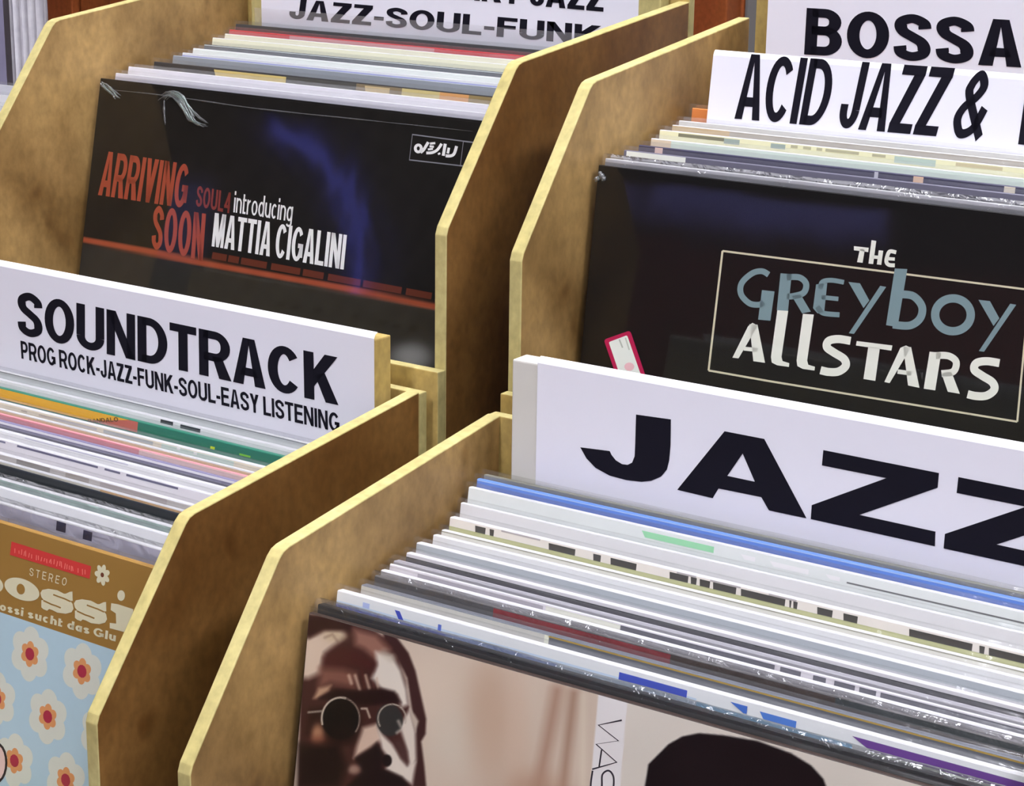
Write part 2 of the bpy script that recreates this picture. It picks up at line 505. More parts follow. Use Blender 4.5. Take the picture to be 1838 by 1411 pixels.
# ceiling lights: long fluorescent fixtures
HOUS = mat('white_lamp_housing', (0.7, 0.7, 0.72), 0.5)
TUBE = emit('fluorescent_diffuser', LAMP_COL, LAMP)
def ceiling_light(x, y, where):
    t = empty('ceiling_light', Matrix.Translation((x, y, H)), 'long white fluorescent ceiling light ' + where, 'lamp', 'fluorescent lights on the ceiling')
    q = MB(); q.box(-.16, .16, -.66, .66, -.05, 0, HOUS); q.build('housing', t, 0.006)
    q = MB(); q.box(-.13, .13, -.62, .62, -.065, -.051, TUBE); q.build('diffuser', t)
ceiling_light(2.0, -1.6, 'on the right, behind the photographer'); ceiling_light(0.3, -1.7, 'behind the photographer')
ceiling_light(0.35, 0.15, 'over the record bins'); ceiling_light(2.0, -0.05, 'on the right of the record bins')

# things standing behind the bins
CABW = wood_mat('red_brown_cabinet_wood', (0.20, 0.048, 0.014), (0.27, 0.075, 0.02), 0.35, 1.0)
cab = empty('wooden_cabinet', Matrix.Translation((-1.03, 1.0, 0)), 'red-brown wooden cabinet standing behind the record bins', 'cabinet')
q = MB(); q.box(0, .985, .03, .45, 0, 2.0, CABW); q.build('body', cab, 0.004)
def door(x0, x1):
    q = MB()
    q.box(x0, x0 + .045, 0, .029, .06, 1.96, CABW); q.box(x1 - .045, x1, 0, .029, .06, 1.96, CABW)
    q.box(x0 + .045, x1 - .045, 0, .029, 1.88, 1.96, CABW); q.box(x0 + .045, x1 - .045, 0, .029, .06, .16, CABW)
    q.box(x0 + .05, x1 - .05, .010, .029, .163, 1.877, CABW)
    return q.build('door', cab, 0.002)
for x0 in (.0, .165, .493, .74):
    door(x0 + .004, {.0: .161, .165: .489, .493: .736, .74: .982}[x0])
GREY = mat('lavender_grey_paint', (0.27, 0.25, 0.36), 0.6, 0.3, 0.08, 12)
struct('trim_1', (-1.22, -1.108, .96, 1.0, 0, 2.3), GREY)
CURT = mat('white_lace', (0.75, 0.73, 0.82), 0.8, 0.1, 0.25, 70, 0.4)
q = MB()
n = 24
for i in range(n):
    a, b_ = -1.11 + .075 * i / n, -1.11 + .075 * (i + 1) / n
    ya, yb_ = 1.012 + .006 * math.sin(i * 1.3), 1.012 + .006 * math.sin((i + 1) * 1.3)
    q.poly([(a, ya, .3), (b_, yb_, .3), (b_, yb_, 2.2), (a, ya, 2.2)], CURT)
    q.poly([(a, ya + .004, .3), (a, ya + .004, 2.2), (b_, yb_ + .004, 2.2), (b_, yb_ + .004, .3)], CURT)
tag(q.build('lace_curtain'), 'narrow white lace curtain hanging beside the red-brown cabinet', 'curtain')
STEEL = mat('grey_steel', (0.14, 0.14, 0.135), 0.5, 0.5, 0.1, 20)
q = MB(); q.box(-.045, .06, 1.03, 1.12, 0, 2.0, STEEL)
tag(q.build('steel_post', None, 0.004), 'dark grey steel post right of the red-brown cabinet', 'post')

# ------------------------------------------------------------------ bins
BW, PT = 0.345, 0.007
class Bin:
    def __init__(s, o, yaw, k, e, back, front, label, group, inset=0):
        s.k, s.group, s.e = k, group, e
        s.m = Matrix.Translation(Vector(o) + Vector((0, 0, ZB))) @ Matrix.Rotation(yaw, 4, 'Z')
        s.yaw = yaw
        s.recs = []
        t = s.t = empty('record_bin', s.m, label, 'bin', 'plywood record bins')
        k1 = (.061, .078)
        def near(p, q_, r=.004):
            dx, dy = q_[0] - p[0], q_[1] - p[1]; l = math.hypot(dx, dy)
            return (p[0] + dx / l * r, p[1] + dy / l * r)
        a, b = near(k1, (0, 0)), near(k1, (e, .0985))
        mid = ((a[0] + b[0]) / 4 + k1[0] / 2, (a[1] + b[1]) / 4 + k1[1] / 2)
        c = near((0, 0), k1, .0025)
        prof = [(0, -.31), (0, -.002), c, a, mid, b, (e, .0985), (e, -.31)]
        prof = [(y * k, z * k) for y, z in prof]
        w, p = BW * k, PT * k
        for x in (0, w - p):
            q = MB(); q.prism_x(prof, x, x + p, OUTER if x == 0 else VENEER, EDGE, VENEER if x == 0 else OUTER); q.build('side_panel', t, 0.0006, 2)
        q = MB(); q.box(0, w, -.0065 * k, -.0002, -.31 * k, front * k, EDGE); q.build('front_panel', t, 0.0006, -1, TANW)
        q = MB(); q.box(inset, w, e * k + .0002, (e + .0065) * k, -.31 * k, back * k, EDGE); q.build('back_panel', t, 0.0006, -1, TANW)
        s.floor_m = .155
    def finish(s):
        """sloping bottom board under the records; every record stands on it"""
        if not s.recs: return
        k = s.k
        c0 = sum(b[1] - s.floor_m * b[0] for b in s.recs) / len(s.recs)
        s.c0 = c0
        e = s.e * k
        q = MB()
        y0, y1, p = .0004, e - .0004, PT * k
        x0, x1 = p + .0003, BW * k - p - .0003
        z = lambda y: c0 + s.floor_m * y
        q.prism_x([(y0, z(y0) - .006), (y1, z(y1) - .006), (y1, z(y1)), (y0, z(y0))], x0, x1, EDGE, VENEER)
        q.build('floor_panel', s.t)

BL = Bin((0, 0, 0), 0, 1.0, .2335, .20, -.0705, 'plywood record bin of the upper row, in front of the red-brown cabinet', 'bl')
BR = Bin((.3888, -.0081, -.0050), .01404, 1.0, .2262, .21, -.0670, 'plywood record bin of the upper row, holding the bossa sign', 'br', .0105)
FL = Bin((.0068, -.2392, -.1739), -.00627, .967, .2312, .0975, -.0705, 'plywood record bin of the lower row, holding the soundtrack sign', 'fl')
FR = Bin((.3935, -.2480, -.1771), .01973, .99, .2255, .098, -.0690, 'plywood record bin of the lower row, holding the big jazz sign', 'fr')
NB = Bin((-.405, .06, -.052), 0, 1.0, .2335, .03, -.0705, 'plywood record bin beside the lace curtain, mostly hidden at the picture edge', 'nb')

# stepped stand that carries the bins
STANDW = wood_mat('stand_wood', (0.10, 0.06, 0.03), (0.16, 0.10, 0.05), 0.5)
zu, zl = ZB - .31, ZB - .1771 - .31 * .99 - .001
st = empty('display_stand', Matrix.Translation((0, 0, 0)), 'two-tier wooden stand carrying the record bins', 'stand')
q = MB(); q.box(-.03, 1.2, -.004, .32, zu - .032, zu - .0052, STANDW); q.build('upper_shelf', st, 0.002)
q = MB(); q.box(-.02, 1.2, -.30, -.02, zl - .03, zl, STANDW); q.build('lower_shelf', st, 0.002)
zn = ZB - .052 - .31 - .0006
q = MB(); q.box(-.45, -.036, .04, .34, zn - .03, zn, STANDW); q.build('side_shelf', st, 0.002)
for x, y, z in ((-.42, .06, zn), (-.42, .28, zn), (-.02, .02, zu), (-.02, .26, zu), (1.13, .02, zu), (1.13, .26, zu), (0.02, -.27, zl), (1.13, -.27, zl)):
    q = MB(); q.box(x, x + .045, y, y + .045, 0, z - .03 - (.002 if z == zu else 0), STANDW); q.build('leg', st, 0.002)
# packing strips that level the bins on the stand
def strip_under(b, zt, lab):
    zb = (b.m @ Vector((0, 0, -.31 * b.k))).z
    if zb - zt > 0.0006:
        w = BW * b.k
        t = empty('packing_board', b.m @ Matrix.Translation((0, 0, -.31 * b.k)), lab, 'board')
        q = MB(); q.box(.01, w - .01, .005, .2, -(zb - zt) + .0004, -.0003, STANDW); q.build('board', t)
strip_under(BL, zu - .0052, 'thin wooden board under the bin in front of the red-brown cabinet')
strip_under(FL, zl, 'thin wooden board under the bin holding the soundtrack sign')
strip_under(BR, zu - .0052, 'thin wooden board under the bin holding the bossa sign')
nbz = (NB.m @ Vector((0, 0, -.31))).z

# ------------------------------------------------------------------ records
REC = 0.315
CARD_EDGE = mat('pulp_card_cut_edge', (0.56, 0.56, 0.57), .8, .1, .12, 150)
def unproject_plane(b, px, py, pt, nrm):
    """point of a bin's inner plane seen through a point of the photograph, in the bin's own axes"""
    inv = b.m.inverted()
    o = inv @ CAMP; d = inv.to_3x3() @ ray(px, py)
    t = (Vector(pt) - o).dot(Vector(nrm)) / d.dot(Vector(nrm))
    return o + d * t

def plastic_mesh(w, h, t, seed, off, amp, top):
    rnd = random.Random(seed)
    prof = [(-off, h * .02), (-off, h * .45), (-off, h * .75), (-off, h - .022), (-off, h - .010), (-off - amp * .3, h - .004),
            (-off * .9, h - .0004 + top * .45), (-off * .3 + t * .1, h + top), (t * .7 + off * .3, h + top), (t + off, h - .001), (t + off, h * .5)]
    n = 64
    xs = [-.0015 + (w + .003) * i / n for i in range(n + 1)]
    V, F = [], []
    wob = [[0] * (n + 1) for _ in prof]
    ph = [rnd.uniform(0, 6.28) for _ in range(6)]
    for i, x in enumerate(xs):
        wv = amp * (math.sin(x * 70 + ph[0]) + .7 * math.sin(x * 163 + ph[1]) + .25 * rnd.uniform(-1, 1))
        wz = amp * .7 * (math.sin(x * 90 + ph[2]) + .4 * rnd.uniform(-1, 1))
        for j in range(len(prof)):
            f = (0, .1, .2, .35, .5, .8, 1, 1, .6, .2, 0)[j]
            wob[j][i] = (wv * f * .5, wz * f * .5)
    for i, x in enumerate(xs):
        for j, (y, z) in enumerate(prof):
            V.append((x, min(y + wob[j][i][0], -off * .55) if j < 6 else y + wob[j][i][0], z + wob[j][i][1]))
    m = len(prof)
    for i in range(n):
        for j in range(m - 1):
            F.append((i * m + j, (i + 1) * m + j, (i + 1) * m + j + 1, i * m + j + 1))
    return V, F

def add_record(b, label, base, px=None, y=None, z=None, bars=(), thick=None, plastic=POLY, px_left=None, w=REC, group=None,
               inset=.004, off=.0005, amp=.0003, top=.0022, printed=None, lean=None, floor=True, gap=.006):
    """px: where the photograph shows the top left corner (on the bin's left inner side)"""
    k = b.k
    lean = lean if lean is not None else b.lean
    xl = (PT + inset) * k
    if px is not None and y is None:
        c = unproject_plane(b, px[0], px[1], (xl, 0, 0), (1, 0, 0))
    elif px is not None:
        c = unproject_plane(b, px[0], px[1], (0, y * k, 0), (0, 1, 0)); xl = c.x if px_left else xl
    elif px_left is not None:                               # top edge crosses this point; height follows the row
        y0, z0, sl = b.toprow
        c = unproject_plane(b, px_left[0], px_left[1], (0, y0 * k, z0 * k), (0, -sl, 1))
    else:
        c = Vector((xl, y * k, z * k))
    c = Vector((xl, c.y, c.z))
    w, h = w * k, REC * k
    L = Matrix.Rotation(-lean, 4, 'X')
    zax = L @ Vector((0, 0, 1))
    # the record's foot stands on the bin's sloping floor
    foot = c - zax * h
    b.recs.append((foot.y, foot.z))
    b.todo.append(dict(c=c, lean=lean, label=label, base=base, bars=bars, thick=thick, plastic=plastic, w=w, group=group,
                       off=off, amp=amp, top=top, printed=printed))
    return b.todo[-1]

def build_records(b):
    b.finish()
    T = b.todo
    made = []
    for i, r in enumerate(T):
        lean, c = r['lean'], r['c']
        L = Matrix.Rotation(-lean, 4, 'X')
        zax = (L @ Vector((0, 0, 1)))
        # height so that the foot meets the floor: c.z - h cos = c0 + m (c.y - h sin)
        h = (c.z - b.c0 - b.floor_m * c.y) / (math.cos(lean) - b.floor_m * math.sin(lean))
        nxt = T[i + 1]['c'] if i + 1 < len(T) else c + Vector((0, .006, .0008))
        sp_ = (nxt.y - c.y) * math.cos(lean) - (nxt.z - c.z) * math.sin(lean)
        t = r['thick'] or max(.0012, min(.0042, sp_ * .52))
        h -= .0008 + (t + .001) * (math.sin(lean) + b.floor_m * math.cos(lean))
        mtx = b.m @ Matrix.Translation(c - zax * h) @ L
        root = empty('vinyl_record', mtx, r['label'], 'record', r['group'] or b.group)
        face = Face(mtx)
        w = r['w']
        q = MB()
        base = r['base'] if not isinstance(r['base'], tuple) else ink(r['base'])
        e = min(.0004, t * .25)
        q.prism_x([(0, 0), (0, h - e), (e, h), (t - e, h), (t, h - e), (t, 0)], 0, w, base, base)
        if isinstance(r['base'], tuple) and sum(r['base']) > 500:
            q.mi[-5] = q.mi[-4] = q.mi[-3] = q.m(CARD_EDGE)
        for bar in r['bars']:
            x0, x1, v0, v1, rgb = bar[:5]
            u0 = 0 if x0 is None else max(0, face.x_at(x0, h - v0 / 1000))
            u1 = w if x1 is None else min(w, face.x_at(x1, h - v0 / 1000))
            sl = bar[5] if len(bar) > 5 else 0
            d = .00008 + .00002 * q.mi.__len__() * 0
            if u1 > u0:
                z0, z1 = h - v0 / 1000, h - v1 / 1000
                z0 = min(z0, h - e)
                lay = bar[6] if len(bar) > 6 else 0
                d = .00006 * (1 + lay)
                q.poly([(u0, -d, z0), (max(u0, u0 + sl / 1000), -d, z1), (min(w, u1 + (bar[7] if len(bar) > 7 else 0) / 1000), -d, z1), (u1, -d, z0)], ink(rgb))
        cover = q.build('cover', root)
        if r['plastic'] is not None:
            V, F_ = plastic_mesh(w, h, t, i * 17 + len(b.group), r['off'], r['amp'], r['top'])
            me = mesh_from('outer_sleeve', V, F_, [r['plastic']], None, True)
            link('outer_sleeve', me, root)
        if r['printed']:
            r['printed'](root, face, w, h, cover)
        made.append(root)
    return made

for b, g, ln, tr in ((BL, 'records in the bin under the jazz-soul-funk sign', 12, None), (BR, 'records in the bin under the acid jazz sign', 7.5, None),
                     (FL, 'records in the bin under the soundtrack sign', 10, (.073, .0464, .155)), (FR, 'records in the bin under the big jazz sign', 9.2, None),
                     (NB, 'records in the half-hidden bin', 10, None)):
    b.group, b.lean, b.toprow, b.todo = g, R(ln), tr, []

# ---- a printed photograph: a fine grid of coloured points on the cover
def seg_dist(X, Y, pts, closed=True):
    """signed distance (inside negative) to a polygon, or distance to an open line"""
    n = len(pts); D = np.full(X.shape, 1e9); inside = np.zeros(X.shape, bool)
    for i in range(n if closed else n - 1):
        x0, y0 = pts[i]; x1, y1 = pts[(i + 1) % n]
        dx, dy = x1 - x0, y1 - y0
        t = np.clip(((X - x0) * dx + (Y - y0) * dy) / max(1e-9, dx * dx + dy * dy), 0, 1)
        D = np.minimum(D, np.hypot(X - x0 - t * dx, Y - y0 - t * dy))
        if closed:
            c = ((y0 > Y) != (y1 > Y)) & (X < (x1 - x0) * (Y - y0) / (y1 - y0 + 1e-12) + x0)
            inside ^= c
    return np.where(inside, -D, D) if closed else D

class Picture:
    def __init__(s, face, w, h, x0, x1, z0, z1, nx, nz):
        s.xs = np.linspace(x0, x1, nx); s.zs = np.linspace(z0, z1, nz)
        XX, ZZ = np.meshgrid(s.xs, s.zs)
        m = face.m
        o = np.array(m.translation); ax = np.array(m.to_3x3() @ Vector((1, 0, 0))); az = np.array(m.to_3x3() @ Vector((0, 0, 1)))
        P = o + XX[..., None] * ax + ZZ[..., None] * az - np.array(CAMP)
        wq = P @ np.array(fw)
        s.X = PW / 2 + F_PX * (P @ np.array(right)) / wq
        s.Y = PH / 2 - F_PX * (P @ np.array(upv)) / wq
        s.C = np.zeros(s.X.shape + (3,))
    def mix(s, rgb, a):
        s.C = s.C * (1 - a[..., None]) + np.array(rgb, float) * a[..., None]
    def fill(s, rgb): s.C[:] = rgb
    def poly(s, pts, rgb, soft=4, op=1):
        d = seg_dist(s.X, s.Y, pts); s.mix(rgb, np.clip(.5 - d / (2 * soft), 0, 1) * op)
    def line(s, pts, rgb, width=4, soft=2, op=1):
        d = seg_dist(s.X, s.Y, pts, False) - width / 2; s.mix(rgb, np.clip(.5 - d / (2 * soft), 0, 1) * op)
    def blob(s, cx, cy_, rx, ry, rgb, op=1, p=1.5, rot=0):
        c, sn = math.cos(R(rot)), math.sin(R(rot))
        dx, dy = s.X - cx, s.Y - cy_
        d = ((dx * c + dy * sn) / rx) ** 2 + ((-dx * sn + dy * c) / ry) ** 2
        s.mix(rgb, np.exp(-d ** p) * op)
    def disc(s, cx, cy_, rx, ry, rgb, soft=.12, op=1, rot=0):
        c, sn = math.cos(R(rot)), math.sin(R(rot))
        dx, dy = s.X - cx, s.Y - cy_
        d = np.sqrt(((dx * c + dy * sn) / rx) ** 2 + ((-dx * sn + dy * c) / ry) ** 2)
        s.mix(rgb, np.clip((1 - d) / soft + .5, 0, 1) * op)
    def noise(s, amp, sx, sy_, seed):
        rnd = np.random.RandomState(seed)
        a = np.zeros(s.X.shape)
        for _ in range(14):
            a += np.sin(s.X / sx * rnd.uniform(.4, 1.6) + s.Y / sy_ * rnd.uniform(-1, 1) + rnd.uniform(0, 6.3))
        s.C += (a / 14 * 2.2 * amp)[..., None]
    def build(s, name, parent, off, rough=.45):
        nx, nz = len(s.xs), len(s.zs)
        XX, ZZ = np.meshgrid(s.xs, s.zs)
        co = np.stack([XX, np.full(XX.shape, -off), ZZ], -1).reshape(-1, 3)
        i = np.arange(nz - 1)[:, None] * nx + np.arange(nx - 1)[None, :]
        f = np.stack([i, i + 1, i + nx + 1, i + nx], -1).reshape(-1, 4)
        me = bpy.data.meshes.new(name)
        me.from_pydata(co.tolist(), [], f.tolist())
        c = np.clip(s.C, 0, 255) / 255
        l = np.where(c <= .04045, c / 12.92, ((c + .055) / 1.055) ** 2.4) * 1.15
        l = np.clip(l, 0, .9).reshape(-1, 3)
        ca = me.color_attributes.new('print', 'FLOAT_COLOR', 'POINT')
        ca.data.foreach_set('color', np.concatenate([l, np.ones((len(l), 1))], 1).astype(np.float32).ravel())
        key = 'printed_cover_%d' % int(rough * 100)
        if key not in MATS:
            m = bpy.data.materials.new(key); m.use_nodes = True
            at = m.node_tree.nodes.new('ShaderNodeAttribute'); at.attribute_name = 'print'
            b = m.node_tree.nodes['Principled BSDF']
            m.node_tree.links.new(at.outputs['Color'], b.inputs['Base Color'])
            b.inputs['Roughness'].default_value = rough
            b.inputs['Specular IOR Level'].default_value = .18
            MATS[key] = m
        me.materials.append(MATS[key])
        return link(name, me, parent)

def creases(root, face, paths, r=.0011):
    """small raised folds in the film: half-round ridges along the given lines"""
    for path in paths:
        V, F = [], []
        pts = [face.uv(*q) for q in spline(path, 4)]
        n = len(pts)
        for i, (x, z) in enumerate(pts):
            a, b = pts[max(0, i - 1)], pts[min(n - 1, i + 1)]
            dx, dz = b[0] - a[0], b[1] - a[1]; l = math.hypot(dx, dz) or 1
            nx, nz = -dz / l, dx / l
            rr = r * math.sin(math.pi * (i + .3) / (n - .4)) ** .6 * (1 + .35 * math.sin(i * 2.3))
            for j in range(9):
                a_ = math.pi * j / 8
                V.append((x + nx * rr * math.cos(a_), -.0006 - rr * .9 * math.sin(a_), z + nz * rr * math.cos(a_)))
        for i in range(n - 1):
            for j in range(8):
                F.append((i * 9 + j, i * 9 + j + 1, (i + 1) * 9 + j + 1, (i + 1) * 9 + j))
        link('sleeve_crease', mesh_from('sleeve_crease', V, F, [CREASE], None, True), root)

def crumple(x, y, pts, n, spread, seed):
    rnd = random.Random(seed); out = []
    for k in range(n):
        o = (rnd.uniform(-spread, spread), rnd.uniform(-spread * .6, spread * .6))
        m = rnd.randint(3, len(pts)); a = rnd.randint(0, len(pts) - m)
        out.append([(px_ + o[0] + rnd.uniform(-3, 3), py_ + o[1] + rnd.uniform(-3, 3)) for px_, py_ in pts[a:a + m]])
    return out

# ---- covers of the four front records --------------------------------------
WHITE_INK = (228, 228, 226)
def cover_arriving(root, face, w, h, cover):
    p = Picture(face, w, h, 0.0003, w - .0003, h - .20, h - .0006, 200, 130)
    p.fill((24, 22, 19))
    # lower third: charcoal band under the orange rule
    p.poly([(100, 428), (800, 556), (800, 900), (60, 900)], (40, 39, 36), 2)
    p.poly([(100, 418 + 5), (140, 423), (776, 543), (830, 552), (830, 564), (776, 554), (140, 434), (100, 427)], (150, 72, 46), 1.2)
    p.blob(738, 640, 40, 26, (150, 150, 148), .8, 1.5); p.noise(3, 9, 7, 4)
    for x, y in ((505, 546), (530, 552), (571, 557), (640, 568), (686, 579), (712, 586), (742, 590)):
        p.blob(x, y, 9, 5, (26, 26, 24), .8)
    p.build('cover_picture', root, .00006, .5)
    t = Print(face, .00012)
    OR, DO, WH, GR = ink((150, 66, 44)), ink((92, 42, 26)), ink(WHITE_INK), ink((128, 128, 134))
    t.text('ARRIVING', ((189, 271), (343, 296), (176, 350), (333, 374)), OR, .30, .15, .09)
    t.text('SOON', ((277, 368), (370, 384), (271, 446), (364, 468)), OR, .32, .15, .10)
    t.text('SOUL4', ((355, 333), (415, 346), (351, 370), (412, 383)), ink((120, 50, 40)), .27, .16, .12)
    t.text('introducing', ((422, 343), (528, 360), (419, 381), (524, 398)), WH, .17, .10, .10)
    t.text('MATTIA CIGALINI', ((386, 382), (623, 422), (380, 442), (617, 484)), WH, .30, .13, .09)
    # line of very small names above the rule: too small to read, one bar per word
    for a, b in ((382, 408), (411, 430), (434, 480), (488, 540), (545, 582), (590, 648), (653, 722), (730, 776)):
        y = lambda x: 452 + (x - 380) * .186
        t.poly([(a, y(a)), (b, y(b)), (b - 2, y(b) + 12), (a - 2, y(a) + 12)], DO)
    # boxed emblem in the corner
    t.stroke([(740.5, 241.5), (832, 253.5), (826.5, 297.5), (735, 287)], 2.4, GR, True)
    t.stroke([(832, 253.5), (900, 262)], 2.4, GR); t.stroke([(826.5, 297.5), (890, 305)], 2.4, GR)
    z = lambda x, y: (730 + x * 110 / 1838, 230 + y * 110 / 1838)
    t.stroke([z(352 + 90 * math.cos(a * .42), 610 + 105 * math.sin(a * .42)) for a in range(15)], 5.2, WH, True)
    t.stroke([z(*q) for q in spline([(420, 735), (510, 650), (580, 540), (650, 420)])], 5.2, WH)
    t.stroke([z(*q) for q in ((700, 465), (860, 450))], 4, WH)
    t.stroke([z(*q) for q in ((690, 545), (820, 560))], 4, WH)
    t.stroke([z(*q) for q in ((640, 640), (790, 620))], 3.6, WH)
    t.stroke([z(*q) for q in spline([(590, 745), (760, 735), (900, 670), (980, 580), (1050, 470)])], 5, WH)
    t.stroke([z(*q) for q in ((940, 780), (1010, 755))], 3.5, WH)
    t.stroke([z(*q) for q in ((1160, 470), (1100, 830))], 5.4, WH)
    t.stroke([z(*q) for q in ((1270, 590), (1235, 760))], 4.6, WH)
    t.stroke([z(*q) for q in spline([(1170, 830), (1330, 830), (1430, 760), (1500, 540)])], 5.4, WH)
    t.build('title_lettering', root)
    creases(root, face, crumple(0, 0, [(292, 176), (306, 168), (322, 174), (334, 194), (346, 214), (366, 224)], 16, 9, 5), .0006)
    creases(root, face, [[(296, 180), (296, 200), (298, 224)], [(312, 176), (330, 196), (345, 216), (360, 222)]], .0007)
    creases(root, face, crumple(0, 0, [(182, 150), (192, 158), (203, 167), (214, 176)], 7, 4, 9), .0006)
    creases(root, face, [[(185, 160), (300, 172), (460, 195), (640, 214), (850, 236)]], .00035)

def cover_greyboy(root, face, w, h, cover):
    f_ = Print(face, .00010)
    t = Print(face, .00014)
    G, W_, C = ink((118, 142, 146)), ink((226, 228, 216)), ink((206, 200, 172))
    f_.stroke([(1297, 450.5), (1838, 519), (1905, 527.5)], 3.6, C)
    f_.stroke([(1272, 665), (1380, 684), (1826, 757)], 3.6, C)
    f_.stroke([(1297, 450.5), (1272, 665)], 3.6, C)
    f_.stroke([(1826, 757), (1848, 520)], 3.6, C)
    z8 = lambda x, y: (1380 + x / 3.998, 353 + y / 3.998)
    z7 = lambda x, y: (920 + x / 3.996, 353 + y / 3.996)
    d = .00004
    f_.build('title_frame', root)
    # THE
    t.poly([z8(*q) for q in ((612, 355), (718, 367), (714, 398), (612, 385))], W_, d)
    t.poly([z8(*q) for q in ((655, 375), (690, 378), (674, 475), (634, 470))], W_, d)
    t.poly([z8(*q) for q in ((738, 312), (772, 318), (750, 484), (716, 480))], W_, d)
    t.stroke([z8(*q) for q in ((745, 432), (790, 436))], 6, W_, False, d)
    t.poly([z8(*q) for q in ((790, 385), (822, 388), (808, 490), (776, 486))], W_, d)
    t.stroke([z8(*q) for q in spline([(915, 400), (870, 393), (850, 430), (845, 470), (865, 490), (905, 493)])], 7, W_, False, d)
    t.stroke([z8(*q) for q in ((850, 445), (905, 448))], 6, W_, False, d)
    # GREYboy
    t.stroke([z7(*q) for q in spline([(1838, 560), (1790, 535), (1720, 550), (1645, 620), (1640, 700), (1700, 765), (1770, 775), (1800, 755)])], 10.5, G)
    t.poly([z7(*q) for q in ((1790, 670), (1880, 680), (1850, 890), (1762, 882))], G)
    t.poly([z8(*q) for q in ((85, 550), (165, 556), (138, 822), (58, 815))], G)
    t.stroke([z8(*q) for q in spline([(130, 578), (220, 580), (268, 625), (250, 690), (170, 715), (130, 715)])], 11, G)
    t.poly([z8(*q) for q in ((165, 712), (228, 700), (302, 825), (240, 838))], G)
    t.poly([z8(*q) for q in ((340, 630), (420, 620), (398, 830), (350, 838), (318, 800))], G)
    t.stroke([z8(*q) for q in spline([(540, 615), (450, 600), (385, 612), (370, 660)])], 8.5, G)
    t.stroke([z8(*q) for q in ((380, 722), (500, 734))], 8, G)
    t.stroke([z8(*q) for q in spline([(350, 790), (390, 835), (508, 848)])], 9, G)
    def small_y(o):
        t.poly([z8(q[0] + o[0], q[1] + o[1]) for q in ((572, 612), (655, 622), (722, 745), (680, 800))], G)
        t.poly([z8(q[0] + o[0], q[1] + o[1]) for q in ((800, 640), (843, 648), (612, 985), (575, 980))], G)
    small_y((0, 0)); small_y((933, 128))
    t.poly([z8(*q) for q in ((905, 515), (995, 520), (925, 935), (842, 922))], G, d)
    t.stroke([z8(*q) for q in spline([(950, 700), (1040, 715), (1100, 790), (1085, 875), (1010, 925), (890, 918)])], 14, G)
    t.stroke([z8(1322 + 128 * math.cos(a * R(10)) , 848 + 118 * math.sin(a * R(10))) for a in range(36)], 15, G, True)
    # ALLSTARS
    t.poly([z7(*q) for q in ((1690, 930), (1722, 905), (1760, 925), (1622, 1160), (1578, 1155))], W_, d)
    t.poly([z7(*q) for q in ((1700, 915), (1758, 918), (1812, 1192), (1728, 1180))], W_, d)
    t.stroke([z7(*q) for q in ((1660, 1090), (1760, 1100))], 7, W_, False, d)
    for o in (0, 184):
        oy = 26 if o else 0
        t.poly([z8(q[0] + o, q[1] + oy) for q in ((62, 815), (140, 820), (92, 1150), (100, 1180), (148, 1195), (145, 1222), (60, 1210), (22, 1190), (16, 1150))], W_, d)
    def big_s(dx, dy, f=1.0):
        t.stroke([z8(370 + (q[0] - 370) * f + dx, 1010 + (q[1] - 1010) * f + dy) for q in spline([(588, 1035), (500, 1022), (432, 1035), (418, 1080), (470, 1120), (540, 1165), (552, 1215), (500, 1255), (430, 1258), (372, 1245)])], 14.5, W_, False, d)
    big_s(0, 0); big_s(1055, 158, 1.06)
    t.poly([z8(*q) for q in ((632, 1036), (888, 1068), (880, 1105), (626, 1068))], W_, d)
    t.poly([z8(*q) for q in ((715, 1075), (798, 1085), (765, 1322), (680, 1308))], W_, d)
    t.poly([z8(*q) for q in ((945, 1085), (985, 1068), (1020, 1085), (868, 1338), (830, 1330))], W_, d)
    t.poly([z8(*q) for q in ((965, 1075), (1022, 1080), (1082, 1372), (1000, 1355))], W_, d)
    t.stroke([z8(*q) for q in ((925, 1255), (1025, 1268))], 8, W_, False, d)
    t.poly([z8(*q) for q in ((1155, 1112), (1238, 1120), (1195, 1390), (1112, 1378))], W_, d)
    t.stroke([z8(*q) for q in spline([(1200, 1140), (1290, 1143), (1345, 1185), (1325, 1255), (1240, 1270)])], 12.5, W_, False, d)
    t.poly([z8(*q) for q in ((1240, 1268), (1310, 1255), (1372, 1415), (1285, 1400))], W_, d)
    t.build('title_lettering', root)
    # price sticker
    s = Print(face, .00075)
    def rr(pts, r):
        out = []
        n = len(pts)
        for i in range(n):
            a, b, c = Vector(pts[i - 1]), Vector(pts[i]), Vector(pts[(i + 1) % n])
            u, v = (a - b).normalized() * r, (c - b).normalized() * r
            for k in range(5):
                f = k / 4
                out.append(tuple((b + u) * (1 - f) ** 2 + b * 2 * f * (1 - f) + (b + v) * f * f))
        return out
    s.poly(rr([(1085, 609.5), (1132.5, 593), (1163, 683), (1116, 700)], 6), ink((165, 26, 70)))
    s.poly(rr([(1094, 614), (1127, 601.5), (1155, 682), (1121, 694)], 3), ink((208, 214, 206)), .00004)
    s.stroke([(1113, 609), (1119, 624)], 2.6, ink((160, 168, 156)), False, .00008)
    s.stroke([(1124, 606), (1131, 628)], 2.4, ink((170, 178, 166)), False, .00008)
    s.poly([(1131 + 9 * math.cos(a * .5), 658 + 7.5 * math.sin(a * .5)) for a in range(13)], ink((214, 172, 176)), .00008)
    creases(root, face, [[(1077, 308), (1082, 318), (1088, 324)], [(1071, 318), (1075, 325)]], .0016)
    o = s.build('price_sticker', root); o['label'] = 'red-rimmed white price sticker'

